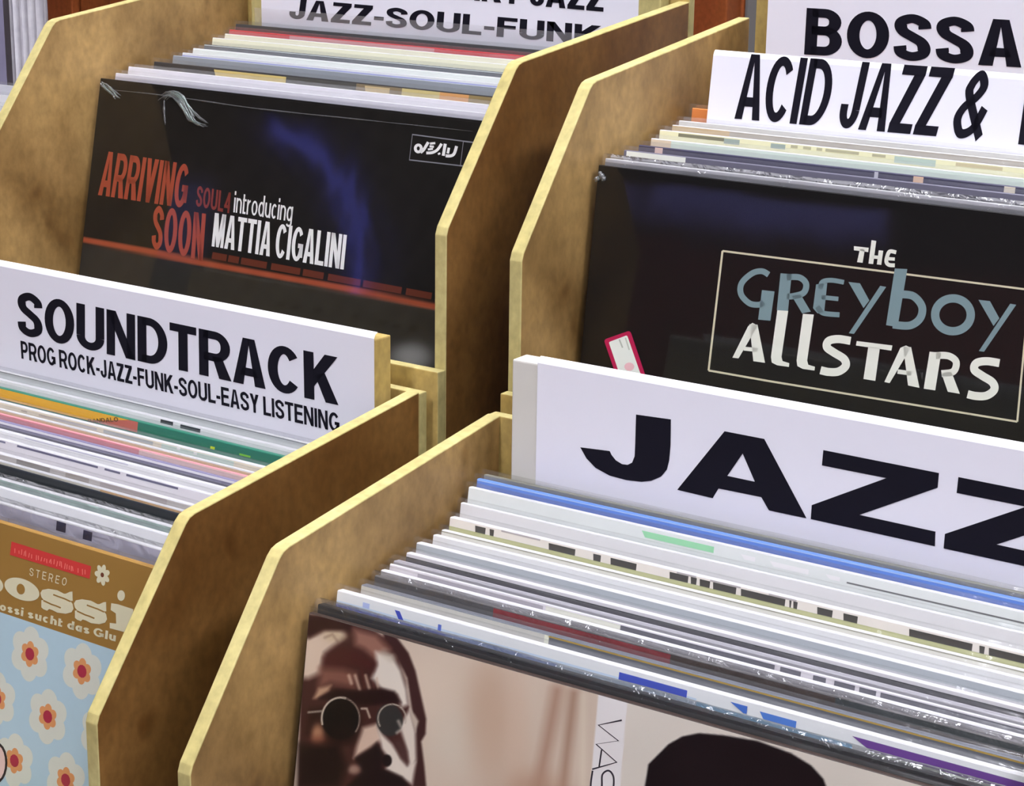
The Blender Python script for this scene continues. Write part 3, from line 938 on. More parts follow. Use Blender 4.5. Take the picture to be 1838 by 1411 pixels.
def cover_flowers(root, face, w, h, cover):
    t = Print(face, .00010)
    BLUE, BR, CR = ink((176, 203, 213)), ink((152, 116, 56)), ink((214, 209, 176))
    PET, ORG, RED = ink((210, 214, 200)), ink((214, 150, 96)), ink((168, 50, 70))
    e = .0004
    # blue ground below the brown head band
    zb = face.uv(0, 1102)[1]; zb2 = face.uv(200, 1162)[1]
    zb = (zb + zb2) / 2
    t.local([(e, .001), (w - e, .001), (w - e, zb), (e, zb)], BLUE)
    d = .00003
    def flower(cx, cy_, rp, rad, m, dz, rot=90, n=6, depth=.22):
        x0, z0 = face.uv(cx, cy_)
        pts = []
        for i in range(n * 12):
            a = R(rot) + 2 * math.pi * i / (n * 12)
            r = rad * (1 - depth * (1 - abs(math.cos(n * (a - R(rot)) / 2)) ** .9))
            pts.append((x0 + r * math.cos(a), z0 + r * math.sin(a)))
        pts = [(min(w - e, max(e, x)), min(h, z)) for x, z in pts]
        # keep flowers on the blue ground
        t.local(pts, m, dz)
    def daisy(cx, cy_, f=1.0):
        flower(cx, cy_, 0, .0134 * f, PET, d, 90, 6, .20)
        flower(cx, cy_, 0, .0063 * f, ORG, 2 * d, 90, 6, .25)
        flower(cx, cy_, 0, .0031 * f, RED, 3 * d, 90, 1, 0)
    px0 = face.uv(54, 1174); px1 = face.uv(147.5, 1205); px2 = face.uv(86, 1286.5)
    ax, az = px1[0] - px0[0], px1[1] - px0[1]
    bx, bz = px2[0] - px0[0], px2[1] - px0[1]
    for i in range(-12, 6):
        for j in range(0, 14):
            x, z = px0[0] + ax * i + bx * j, px0[1] + az * i + bz * j
            if .012 < x < w - .004 and .014 < z < zb - .009:
                q = face.px(x, z); daisy(*q)
    # pale rounded shape with a dark outline at the picture's edge
    t.poly([(-6 + 20 * math.cos(a * .3), 1369 + 37 * math.sin(a * .3)) for a in range(21)], ink((44, 36, 40)), 4 * d)
    t.poly([(-7 + 17 * math.cos(a * .3), 1369 + 33 * math.sin(a * .3)) for a in range(21)], ink((226, 196, 186)), 5 * d)
    t.build('flower_print', root)
    t = Print(face, .00010)
    # head band contents
    t.poly([(21, 972), (164, 1016.5), (161, 1039), (18, 996)], ink((205, 62, 58)))
    PK = ink((226, 120, 108))
    rnd = random.Random(3); x = 27
    while x < 154:                                    # a line of script far too small to read
        y = 981 + (x - 27) * .31
        if rnd.random() > .18:
            t.stroke([(x, y + 12 + rnd.uniform(-2, 1)), (x + rnd.uniform(-1, 2), y + rnd.uniform(1, 5))], 1.6, PK, False, d)
        x += rnd.uniform(3, 5.5)
    t.text('STEREO', ((54, 1019), (121, 1038), (53, 1033), (118.5, 1052)), CR, .16, .12, .62)
    x0, z0 = face.uv(184, 1032)
    def fl(rad, m, dz, n, dep, rot):
        t.local([(x0 + rad * (1 - dep * (1 - abs(math.cos(n * a / 2)))) * math.cos(a + R(rot)), z0 + rad * (1 - dep * (1 - abs(math.cos(n * a / 2)))) * math.sin(a + R(rot)))
                 for a in [2 * math.pi * i / 84 for i in range(84)]], m, dz)
    fl(.0050, CR, d, 7, .35, 80); fl(.0011, ink((110, 60, 40)), 2 * d, 1, 0, 0)
    # fat rounded title: ...ossi
    z = lambda x, y: (x * 250 / 1837, 950 + y * 250 / 1837)
    def fat_o(cx, cy_):
        o = [z(cx + 235 * math.cos(a) * .98 - 0 * math.sin(a), cy_ + 142 * math.sin(a) + 62 * math.cos(a)) for a in [2 * math.pi * i / 40 for i in range(40)]]
        t.poly(o, CR, d)
        t.poly([z(cx - 15 + 55 * math.cos(a), cy_ - 3 + 70 * math.sin(a) + 8 * math.cos(a)) for a in [2 * math.pi * i / 24 for i in range(24)]], BR, 2 * d)
    fat_o(292, 793); 
    t.poly([z(-190 + 235 * math.cos(a), 690 + 142 * math.sin(a) + 62 * math.cos(a)) for a in [2 * math.pi * i / 40 for i in range(40)]], CR, d)
    def fat_s(dx, dy):
        P = [(535, 840), (560, 800), (640, 785), (760, 805), (845, 850), (870, 850), (925, 825), (958, 822), (962, 945), (930, 945),
             (960, 985), (972, 1050), (945, 1095), (870, 1115), (760, 1100), (690, 1065), (650, 1052), (625, 1075), (575, 1055), (548, 1030), (548, 935), (580, 935), (548, 895)]
        t.poly([z(x + dx, y + dy) for x, y in P], CR, d)
        t.stroke([z(x + dx, y + dy) for x, y in ((705, 862), (765, 885), (850, 915), (935, 955))], 2.6, BR, False, 2 * d)
        t.stroke([z(x + dx, y + dy) for x, y in ((575, 940), (680, 990), (740, 1010), (805, 1038))], 2.6, BR, False, 2 * d)
    fat_s(0, 0); fat_s(443, 138)
    t.poly([z(*q) for q in ((1470, 975), (1560, 990), (1760, 1055), (1755, 1270), (1830, 1300), (1820, 1400), (1600, 1345), (1450, 1305), (1450, 1235), (1535, 1245), (1530, 1110), (1462, 1065))], CR, d)
    t.poly([z(1600 + 50 * math.cos(a), 875 + 70 * math.sin(a)) for a in [2 * math.pi * i / 24 for i in range(24)]], CR, d)
    base = lambda x: 1093 + (x - 0) * .272
    def word(s_, xa, xb):
        t.text(s_, ((xa + 1, base(xa) - 13), (xb + 1, base(xb) - 13), (xa - .5, base(xa) + 2), (xb - .5, base(xb) + 2)), CR, .25, .20, .14)
    word('ossi', 0, 42); word('sucht', 50, 112); word('das', 121, 161); word('Glu', 168, 208)
    t.build('title_lettering', root)

def cover_portraits(root, face, w, h, cover):
    p = Picture(face, w, h, 0.0003, w - .0003, h - .125, h - .0004, 620, 250)
    p.fill((196, 180, 162))
    z = lambda x, y: (540 + x * 260 / 1143, 1090 + y * 260 / 1143)
    Z = lambda *q: [z(*a) for a in q]
    # warm blurred backdrop with vertical streaks
    p.blob(800, 1240, 160, 90, (206, 190, 170), .8); p.blob(830, 1330, 60, 60, (200, 190, 172), .7)
    p.blob(880, 1290, 45, 120, (176, 146, 122), .6); p.blob(930, 1330, 24, 140, (196, 172, 150), .6)
    p.line([(1000, 1240), (985, 1320), (965, 1420)], (150, 112, 92), 16, 14, .8); p.line([(1030, 1245), (1020, 1330), (1010, 1420)], (146, 112, 92), 14, 10, .8)
    p.line([(1048, 1250), (1046, 1420)], (206, 194, 174), 10, 6, .9)
    p.blob(960, 1420, 60, 40, (170, 138, 116), .7)
    # hair and hat edge on the right of the head
    p.poly(Z((640, 180), (760, 240), (850, 360), (905, 500), (945, 680), (990, 880), (985, 1000), (950, 1060), (975, 1250), (990, 1420), (860, 1420), (890, 900), (840, 560), (760, 400), (660, 250)), (56, 32, 30), 2.5)
    # head, dark in shade
    head = Z((40, 60), (330, 90), (560, 170), (680, 250), (770, 400), (830, 580), (860, 800), (905, 960), (915, 1200), (890, 1420), (-20, 1420), (0, 700))
    p.poly(head, (60, 33, 29), 2.5)
    p.poly(Z((-20, 200), (60, 240), (200, 180), (330, 170), (345, 230), (280, 290), (190, 360), (150, 520), (60, 560), (-20, 560)), (202, 184, 164), 7)
    p.blob(*z(265, 225), 22, 12, (186, 168, 136), .7); p.line(Z((190, 240), (250, 215), (290, 270)), (120, 92, 80), 3, 3, .6)
    p.poly(Z((20, 50), (340, 90), (420, 150), (380, 190), (180, 180), (70, 240), (30, 220)), (48, 26, 24), 5)
    # lit side of the forehead
    p.poly(Z((420, 170), (600, 220), (700, 330), (600, 420), (500, 330), (430, 300)), (150, 108, 92), 8, .9)
    p.poly(Z((590, 350), (720, 380), (790, 500), (835, 650), (850, 770), (800, 790), (760, 690), (640, 650), (560, 560), (600, 460)), (212, 204, 190), 5)
    p.line(Z((660, 360), (720, 400)), (176, 164, 146), 12, 6, .6)
    p.poly(Z((180, 400), (300, 310), (420, 330), (590, 440), (570, 500), (430, 470), (300, 480), (180, 490)), (66, 30, 28), 7)
    p.poly(Z((150, 480), (330, 490), (430, 520), (420, 640), (240, 600), (140, 640)), (128, 86, 72), 9, .85)
    for a, b in (((430, 540), (465, 650)), ((510, 540), (540, 640)), ((380, 540), (400, 600))):
        p.line([z(*a), z(*b)], (206, 180, 156), 4, 3, .9)
    p.line(Z((480, 500), (505, 640)), (74, 36, 32), 4, 3, .9); p.line(Z((570, 600), (580, 650)), (84, 50, 44), 4, 2, .8)
    p.line(Z((600, 560), (610, 650)), (190, 164, 142), 3, 2, .8)
    p.poly(Z((100, 720), (140, 640), (240, 615), (220, 660), (130, 720)), (184, 150, 120), 4, .9)
    # brows
    p.poly(Z((140, 720), (280, 650), (460, 660), (640, 640), (740, 665), (790, 750), (700, 760), (460, 780), (200, 730)), (30, 14, 14), 4)
    # cheeks, nose, mouth
    p.poly(Z((70, 800), (460, 780), (480, 920), (420, 1080), (200, 1100), (40, 1000)), (40, 20, 16), 8)
    p.blob(*z(135, 1010), 12, 20, (176, 130, 98), .95); p.blob(*z(150, 1080), 20, 18, (96, 48, 36), .6)
    p.poly(Z((490, 950), (600, 920), (640, 1040), (560, 1100), (420, 1190), (440, 1100)), (196, 172, 152), 5)
    p.poly(Z((600, 930), (640, 1000), (720, 1080), (790, 1190), (840, 1240), (910, 1220), (880, 1400), (790, 1340), (670, 1280), (700, 1200), (640, 1120)), (208, 198, 184), 4)
    p.poly(Z((780, 940), (860, 800), (905, 980), (912, 1200), (870, 1300), (830, 1100)), (206, 196, 182), 4)
    p.poly(Z((740, 1060), (790, 1040), (840, 1140), (840, 1250), (790, 1190)), (70, 46, 42), 5)
    p.poly(Z((430, 1190), (560, 1110), (600, 1070), (650, 1160), (640, 1270), (800, 1340), (860, 1420), (360, 1420), (480, 1300)), (24, 14, 14), 4)
    p.blob(*z(420, 1280), 12, 9, (170, 140, 122), .8)
    p.disc(*z(680, 1210), 9, 11, (22, 14, 14), .3)
    p.poly(Z((-20, 1080), (300, 1080), (360, 1260), (300, 1420), (-20, 1420)), (26, 15, 13), 9)
    # round spectacles
    p.disc(*z(315, 880), 34, 37, (12, 10, 10), .12); p.blob(*z(330, 990), 26, 16, (20, 12, 12), .8)
    for a0, a1, c, wd_ in ((165, 290, (196, 184, 164), 3), (290, 400, (140, 124, 110), 2.2)):
        p.line([(z(315, 880)[0] + 34 * math.cos(R(a)), z(315, 880)[1] + 38 * math.sin(R(a))) for a in range(a0, a1, 6)], c, wd_, 1)
    p.disc(*z(700, 890), 24, 29, (44, 44, 42), .12, 1, -8)
    p.line(Z((770, 900), (800, 960), (760, 990)), (196, 184, 170), 4, 3, .8)
    p.line([(z(720, 880)[0] + 25 * math.cos(R(a)), z(720, 880)[1] + 26 * math.sin(R(a))) for a in range(150, 380, 6)], (176, 166, 150), 2.2, 1)
    p.line(Z((480, 800), (520, 800), (545, 870)), (186, 170, 150), 3, 1.5); p.line(Z((60, 830), (165, 820)), (150, 140, 124), 3, 1.5)
    p.poly(Z((860, 800), (900, 850), (930, 900), (905, 990), (880, 900)), (180, 166, 150), 2.5)
    # white title strip and second portrait on pale grey
    zz = lambda x, y: (920 + x / 3.996, 1058 + y / 3.996)
    p.poly([zz(625, 640), zz(835, 700), zz(768, 1500), zz(550, 1500)], (216, 214, 212), 1.2)
    p.poly([zz(835, 700), (1950, 1500), (1950, 1700), zz(768, 1500)], (204, 198, 186), 1.2)
    p.poly([(1157, 1415), (1164, 1372), (1184, 1352), (1200, 1336), (1225, 1322), (1255, 1316), (1300, 1320), (1360, 1330), (1420, 1352), (1456, 1374), (1478, 1398), (1488, 1425), (1488, 1800), (1140, 1800)], (16, 11, 14), 1.8)
    p.noise(3, 40, 30, 2)
    p.build('cover_picture', root, .00006, .45)
    t = Print(face, .00012)
    K = ink((44, 42, 50))
    t.stroke([zz(785, 938), zz(617, 973), zz(760, 1086), zz(600, 1110), zz(748, 1240), zz(572, 1290)], 3.0, K)
    t.stroke([zz(640, 1150), zz(622, 1272)], 2.8, K)
    t.stroke([zz(*q) for q in spline([(575, 1300), (562, 1400), (570, 1460), (610, 1480), (640, 1420), (645, 1330), (690, 1300), (725, 1345), (722, 1440), (700, 1490)])], 3.2, K)
    t.build('title_lettering', root)

# ---- upper row, bin in front of the cabinet ---------------------------------
BLK = mat('black_glossy_card', (.0065, .0062, .0060), .4, .2, .1, 30)
def rec(b, where, base, px=None, **kw):
    return add_record(b, where, base, px, **kw)
rec(BL, 'black record with orange and white title lettering, at the front of its bin', BLK, (181, 140), printed=cover_arriving, plastic=SHRINK, thick=.0035, amp=.00008)
rec(BL, 'white-sleeved record directly behind the black one with orange lettering', (206, 204, 212), (208, 130.6), bars=[(None, None, 2.6, 9, (190, 188, 198))])
rec(BL, 'second white-sleeved record behind the black one with orange lettering', (218, 216, 222), (231, 119))
rec(BL, 'dark record with cream and gold patches along its top, between white sleeves', (44, 42, 42), (277, 110),
    bars=[(384, 514, 1.2, 9, (206, 184, 112), 4), (514, 640, .8, 9, (74, 72, 66)), (640, 722, .8, 9, (128, 112, 84)), (655, 700, 1.6, 5, (196, 174, 130), 1, 1), (722, 790, .8, 9, (196, 180, 120)), (790, 842, .8, 9, (206, 150, 90)), (842, None, .8, 9, (140, 120, 74))])
rec(BL, 'record with a grey translucent sleeve behind the cream and gold one', (140, 146, 152), (311, 99))
rec(BL, 'lavender-blue record in a clear sleeve, in the middle of the bin before the cabinet', (226, 232, 236), (328, 94), bars=[(None, None, 1.6, 9, (158, 164, 216))])
rec(BL, 'pale mint-white record directly behind the lavender-blue one', (222, 230, 224), (347, 86))
rec(BL, 'thin dark slate record in front of the cream sleeves', (66, 74, 80), (367, 79), bars=[(None, None, 0, .9, (200, 206, 204))])
rec(BL, 'cream-sleeved record in front, of the two before the red one', (244, 234, 200), (382, 67))
rec(BL, 'cream-sleeved record directly in front of the red one', (240, 226, 200), (404, 60))
rec(BL, 'red-topped record near the back, before the jazz-soul-funk sign', (186, 52, 56), (420, 53.5), y=.2100, px_left=0, bars=[(520, 780, .6, 4, (190, 132, 132))])
rec(BL, 'dark grey record leaning right in front of the jazz-soul-funk sign', (52, 54, 54), (447, 44.5), y=.2165, px_left=0)
build_records(BL)

# ---- upper row, bin with the bossa sign -------------------------------------
rec(BR, 'black record with grey and white title in a thin frame, price sticker', BLK, (1075, 296), printed=cover_greyboy, plastic=SHRINK, thick=.004, off=.0006, amp=.0001)
rec(BR, 'light grey record directly behind the framed black one', (196, 196, 202), (1087, 284), plastic=SPARK, amp=.0005, bars=[(None, None, 1.8, 3.4, (146, 146, 152)), (None, None, 3.4, 9, (206, 206, 210))])
rec(BR, 'dark grey record with a white label at its top left corner', (98, 96, 112), (1120.5, 269), bars=[(1125, 1231, 0.2, 3.0, (226, 228, 218)), (1149, None, 4.2, 9, (56, 54, 62), 0, 1)])
rec(BR, 'navy-topped record with small pink patches', (52, 50, 76), (1147, 260), bars=[(1176, 1190, .2, 6, (226, 196, 186)), (1570, 1577, .2, 6, (196, 196, 206)), (1640, 1658, .2, 6, (226, 190, 160)), (1803, 1823, .2, 6, (220, 210, 190))])
rec(BR, 'mint-white record behind the navy-topped one', (214, 230, 216), (1169, 248), bars=[(None, 1205, 0, 6, (222, 206, 180))])
rec(BR, 'cream-yellow record with grey-green dashes along its top', (236, 226, 186), (1184.5, 232.5),
    bars=[(1218, 1300, .9, 2.6, (120, 118, 96)), (1300, 1328, 1, 3.6, (150, 164, 156)), (1384, 1410, 1, 3.4, (150, 164, 156))] +
    [(a, a + d_, .8, 2.2, (176, 172, 140)) for a, d_ in ((1420, 12), (1442, 14), (1466, 10), (1482, 60), (1566, 24))] + [(1606, 1680, .8, 4, (178, 196, 184)), (1716, 1800, .8, 2.4, (196, 186, 150))])
rec(BR, 'tan record behind the cream-yellow one', (200, 176, 134), (1207, 224), bars=[(1310, None, .3, 5, (176, 170, 158))])
rec(BR, 'grey-white record right in front of the acid jazz sign', (206, 206, 200), (1219, 216))
rec(BR, 'orange record behind the left edge of the acid jazz sign', (222, 132, 62), (1243, 193.5))
build_records(BR)

# ---- lower row, bin with the soundtrack sign --------------------------------
BROWN = mat('brown_card', alb((152, 116, 56)), .5, .3, .05, 40)
def fl(label, base, y, **kw):
    return add_record(FL, label, base, px_left=(0, y), **kw)
fl('brown and pale blue record with white flowers and a fat rounded title', BROWN, 937, printed=cover_flowers, thick=.004, plastic=COVERFILM)
fl('lavender-grey record with two dark blots, directly behind the flowered one', (192, 190, 208), 903, plastic=SPARK, amp=.0005, bars=[(102, 119, .6, 5.2, (44, 40, 70), -.5), (150, 166, 1.2, 5.6, (44, 40, 70), -2), (None, None, 0, .5, (236, 236, 240))])
fl('white record behind the one with two dark blots', (232, 234, 232), 875)
fl('grey-green record in sparkling plastic, in front of the black-topped one', (168, 190, 182), 859.5, amp=.0009, plastic=SPARK)
fl('black-topped record in the bin with the soundtrack sign', (22, 28, 31), 834)
fl('cream and orange record directly behind the black-topped one', (232, 222, 204), 827.5, bars=[(180, None, .3, 6, (228, 184, 130))])
fl('grey-brown record with a faint pattern, behind the cream and orange one', (182, 176, 172), 814, bars=[(30, 90, .6, 3, (130, 124, 118)), (118, 160, .6, 3, (150, 140, 132)), (180, 300, .6, 3, (164, 154, 152))])
fl('white record with thin dark dashes along its top, in the middle of its bin', (228, 224, 232), 788, bars=[(-10, 10, .7, 1.7, (120, 118, 140)), (31, 176, .7, 1.8, (104, 102, 124)), (188, 216, .7, 1.8, (104, 102, 124)), (227, 320, .7, 1.8, (104, 102, 124))])
fl('plain white record behind the one with thin dark dashes', (230, 228, 238), 772, bars=[(45, 230, .5, 1.0, (186, 184, 200))])
fl('dark violet-topped record between white and pink sleeves', (120, 116, 144), 755, bars=[(None, None, 0, 1.6, (226, 222, 232)), (None, None, 3.0, 8, (62, 58, 80))])
fl('pink record in the bin with the soundtrack sign', (214, 138, 144), 742, bars=[(250, None, .2, 6, (232, 196, 190))])
fl('tan record directly behind the pink one', (206, 190, 150), 734.5)
fl('pale record with small grey dashes, in front of the orange and green one', (218, 208, 188), 721,
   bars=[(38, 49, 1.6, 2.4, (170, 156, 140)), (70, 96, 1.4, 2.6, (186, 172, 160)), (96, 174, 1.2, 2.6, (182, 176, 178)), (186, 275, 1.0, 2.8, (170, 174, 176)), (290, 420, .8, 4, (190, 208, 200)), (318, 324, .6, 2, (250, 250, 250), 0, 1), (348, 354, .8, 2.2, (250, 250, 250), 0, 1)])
def cover_tricolour(root, face, w, h, cover):
    t = Print(face, .00026)
    t.text('BANDALO', ((158, 752.5), (212, 748.5), (159, 760), (213, 756.5)), ink((96, 66, 26)), .22, .18, .12)
    t.build('title_lettering', root)
fl('record with an orange, rose and green cover top', (30, 112, 88), 696, printed=cover_tricolour, bars=[(None, 248, .2, 6, (190, 100, 84), 0), (None, 232, .2, 6, (228, 170, 44), 0, 1, -30), (378, 386, 3.6, 5, (190, 210, 40), 0, 1), (430, 450, 3.6, 4.6, (120, 190, 60), 0, 1)])
fl('white record with two short black dashes, near the soundtrack sign', (232, 234, 234), 681, bars=[(288.5, 311, 0.6, 2.6, (40, 42, 44)), (324, 360, 0.8, 2.8, (40, 42, 44))])
fl('grey-white record leaning right in front of the soundtrack sign', (206, 211, 210), 665, bars=[(None, None, 0, 1.0, (128, 132, 132)), (None, None, 1.0, 2.0, (176, 180, 180))])
build_records(FL)

# ---- lower row, bin with the jazz sign --------------------------------------
SEPIA = mat('dark_brown_cover_edge', alb((52, 40, 34)), .5, .3, .05, 40)
rec(FR, 'record with two sepia portrait photographs, at the front of its bin', SEPIA, (555, 1099.5), printed=cover_portraits, plastic=COVERFILM, thick=.003)
rec(FR, 'black-topped record directly behind the one with sepia portraits', (12, 14, 14), (571, 1084.5), amp=.0007, plastic=SPARK)
rec(FR, 'white record with blue and purple marks along its top', (226, 233, 244), (640, 1068.5), y=.0928, px_left=0,
    bars=[(None, 1250, 4.4, 12, (196, 212, 240)), (None, 1000, 5.6, 12, (160, 180, 230), 0, 1), (None, 800, 6.3, 12, (112, 122, 204), 0, 2), (709, 718, 1.8, 5.4, (60, 74, 178), 2.5, 3, 2.5), (652, 664, 2.2, 4.4, (176, 190, 230), 0, 2), (787, 793, 2.8, 5.6, (90, 110, 196), 0, 3), (1112, 1234, 2.2, 5.2, (66, 84, 184), 0, 2, 0), (1311, 1342, 2.0, 5.0, (66, 110, 196), 6, 2), (1364, 1430, 2.6, 5.4, (78, 124, 204), 2, 2),
          (1250, 1530, 5.4, 12, (140, 190, 224)), (1530, None, 2.4, 6.2, (104, 62, 140), 8, 2), (1560, None, 5.8, 12, (190, 196, 186), 0, 1)])
rec(FR, 'grey-beige and slate record with a thin gold rim, behind the blue-marked one', (92, 95, 102), (649, 1049.5), bars=[(None, 984, .1, 9, (194, 192, 184)), (978, 986, .3, 8, (226, 226, 206), 0, 1), (984, None, 0, 1.1, (166, 136, 58), 0, 1)])
rec(FR, 'dark record with a deep red stretch along its top', (84, 81, 81), (673, 1033), plastic=SPARK, amp=.0005, bars=[(886, 1204, .6, 9, (148, 40, 46), 0), (1204, None, .6, 9, (66, 50, 40), 0), (1500, None, .4, 3, (60, 66, 66), 0, 1)])
rec(FR, 'white-edged lavender record behind the dark and red one', (226, 223, 232), (684, 1023))
rec(FR, 'pale record with a row of slate and cream blocks along its top', (218, 213, 218), (700, 1012),
    bars=[(750, 975, 1.2, 5, (160, 154, 162)), (980, 1114, .8, 5, (234, 234, 212))] + [(a, b_, .9, 6, (50, 48, 66)) for a, b_ in ((1114, 1391), (1401, 1438), (1460, 1483), (1498, 1535), (1543, 1573), (1581, 1840))])
rec(FR, 'grey record in front of the thin black line', (146, 144, 150), (707, 1006.5))
rec(FR, 'light grey record with a continuous black band below its top edge', (204, 202, 206), (730, 992), bars=[(None, None, 1.8, 9, (22, 20, 28))])
rec(FR, 'steel-grey record in a tall clear sleeve', (166, 173, 178), (748, 974), bars=[(None, None, 4.0, 9, (200, 200, 204))])
rec(FR, 'white record behind the steel-grey one', (236, 236, 234), (778, 960))
rec(FR, 'cream-white record in front of the olive-striped one', (228, 226, 214), (793, 951), bars=[(None, None, 0, .9, (160, 158, 136))])
rec(FR, 'olive-striped record with a row of dark blocks along its top', (222, 216, 206), (808, 928),
    bars=[(None, None, 4.2, 9, (188, 190, 126))] + [(a, b_, 1.2, 4.2, (62, 60, 54), .4) for a, b_ in ((853, 872), (879, 887), (985, 1033), (1065, 1079), (1096, 1143), (1202, 1236), (1240, 1251), (1256, 1275), (1280, 1322), (1330, 1410), (1417, 1421), (1424, 1432), (1467, 1495), (1514, 1540), (1632, 1746), (1758, 1768), (1775, 1850))] +
         [(a, b_, .4, 1.2, (170, 164, 162)) for a, b_ in ((900, 970), (1215, 1250), (1275, 1330), (1380, 1430))])
rec(FR, 'light grey record behind the olive-striped one', (214, 214, 214), (846, 906.6), y=.1870, px_left=0)
rec(FR, 'pale record with a green patch and bright glints on its plastic', (218, 223, 220), (851, 876), y=.1935, px_left=0, bars=[(1152, 1282, 2.0, 4.8, (150, 212, 166), 2), (1330, 1356, 2.5, 4.5, (250, 250, 250), 2), (1382, 1452, 2.6, 4.8, (250, 250, 250), 2), (1482, 1508, 2.8, 4.6, (250, 250, 250), 2), (1520, None, 4.0, 4.7, (110, 112, 112))])  # white bars are plastic glints painted into the cover colour
rec(FR, 'blue-topped record in the bin with the big jazz sign', (92, 132, 212), (912, 871.5), y=.2005, px_left=0, bars=[(None, None, 0, .9, (160, 186, 226)), (None, None, 2.4, 4, (70, 104, 184))])
rec(FR, 'olive-grey card-thick record leaning against the big jazz sign', (118, 118, 106), (906, 860), y=.2062, px_left=0)
build_records(FR)

# ---- the half-hidden bin ----------------------------------------------------
for i, (y, z, c, lab) in enumerate(((.10, .040, (92, 108, 90), 'green-grey record at the front of the half-hidden bin'), (.118, .0435, (214, 212, 206), 'cream-white record second from the front in the half-hidden bin'),
                                    (.140, .047, (226, 225, 228), 'white record third from the front in the half-hidden bin'), (.162, .0505, (232, 231, 234), 'white record in the middle of the half-hidden bin'),
                                    (.184, .054, (206, 206, 214), 'pale grey record at the back of the half-hidden bin'))):
    rec(NB, lab, c, None, y=y, z=z)
build_records(NB)

# ------------------------------------------------------------------ signs
def sign(b, y, label, board, paper_px, lines, thick=.012, lean=0.0, board_mat=EDGE, px_board=None, z_top=None, x_board=None, ink_fn=None, paper_z=None, sleeve=None):
    """board standing in a bin; its front face is the plane y (bin axes), paper on it where the photograph shows it"""
    k = b.k
    fm = b.m @ Matrix.Translation((0, y * k, 0)) @ Matrix.Rotation(-lean, 4, 'X')
    f0 = Face(fm)
    x0, x1 = x_board
    zt = z_top
    foot_y = y * k
    zf = b.c0 + b.floor_m * (foot_y if not lean else (foot_y + math.tan(lean) * b.c0))
    zf += .0012 + b.floor_m * thick
    mtx = fm @ Matrix.Translation((x0, 0, zf / math.cos(lean)))
    zf = zf / math.cos(lean)
    root = empty('section_sign', mtx, label, 'sign', 'section signs in the bins')
    face = Face(mtx)
    q = MB(); q.box(0, x1 - x0, 0, thick, 0, zt - zf - .0034, board_mat); q.build('board', root, .0008)
    px0, px1, pz0, pz1 = paper_px
    # paper, its top edge curling a little over the board
    q = MB()
    a, c = px0 - x0, px1 - x0
    z1, z0 = pz1 - zf, pz0 - zf
    f = min(1.0, thick / .004)
    curl = ((-.0004, z0), (-.0004, z1 - .0028), (.0005 * f, z1 - .0009), (.0024 * f, z1))
    for m_ in range(8):
        u, v = a + (c - a) * m_ / 8, a + (c - a) * (m_ + 1) / 8
        for (ya, za), (yb, zb_) in zip(curl, curl[1:]):
            q.poly([(u, ya, za), (v, ya, za), (v, yb, zb_), (u, yb, zb_)], PAPER)
    q.build('paper', root)
    t = Print(face, .0006)
    lines(t)
    t.build('lettering', root)
    if sleeve:
        V, F_ = [], []
        n = 30
        for i in range(n + 1):
            x = a - .004 + (c - a + .012) * i / n
            for yv, zv in ((-.003, sleeve[0] - zf), (-.0026, sleeve[1] - zf - .004), (-.0028, sleeve[1] - zf)):
                V.append((x, yv + .0004 * math.sin(i * 2.1), zv))
        for i in range(n):
            for j in (0, 1):
                F_.append((i * 3 + j, i * 3 + 3 + j, i * 3 + 4 + j, i * 3 + 1 + j))
        me = mesh_from('clear_sleeve', V, F_, [plastic_mat('milky_sign_sleeve', .16, .12, .3, 40, 1.4)], None, True)
        link('clear_sleeve', me, root)
    return root

def on_sign(b, y, lean, px, py):
    f = Face(b.m @ Matrix.Translation((0, y * b.k, 0)) @ Matrix.Rotation(-lean, 4, 'X'))
    return f.uv(px, py)

# soundtrack
Y_ = .2115
xr, zt = on_sign(FL, Y_, 0, 672.4, 598)
xw0 = (PT + .004) * FL.k
def l_soundtrack(t):
    t.text('SOUNDTRACK', ((33, 521), (607, 641), (33, 599.5), (609, 727)), BLACK_INK, .285, .172, .075)
    t.text('PROG ROCK-JAZZ-FUNK-SOUL-EASY LISTENING', ((38, 611), (610, 742), (40, 643), (611, 776)), BLACK_INK, .25, .165, .10)
sign(FL, Y_, 'white sign reading SOUNDTRACK with a smaller line below, on a wooden board', None, (xw0, xr, -.05, zt), l_soundtrack, .0128, 0, TANW, None, zt, (xw0, xr))

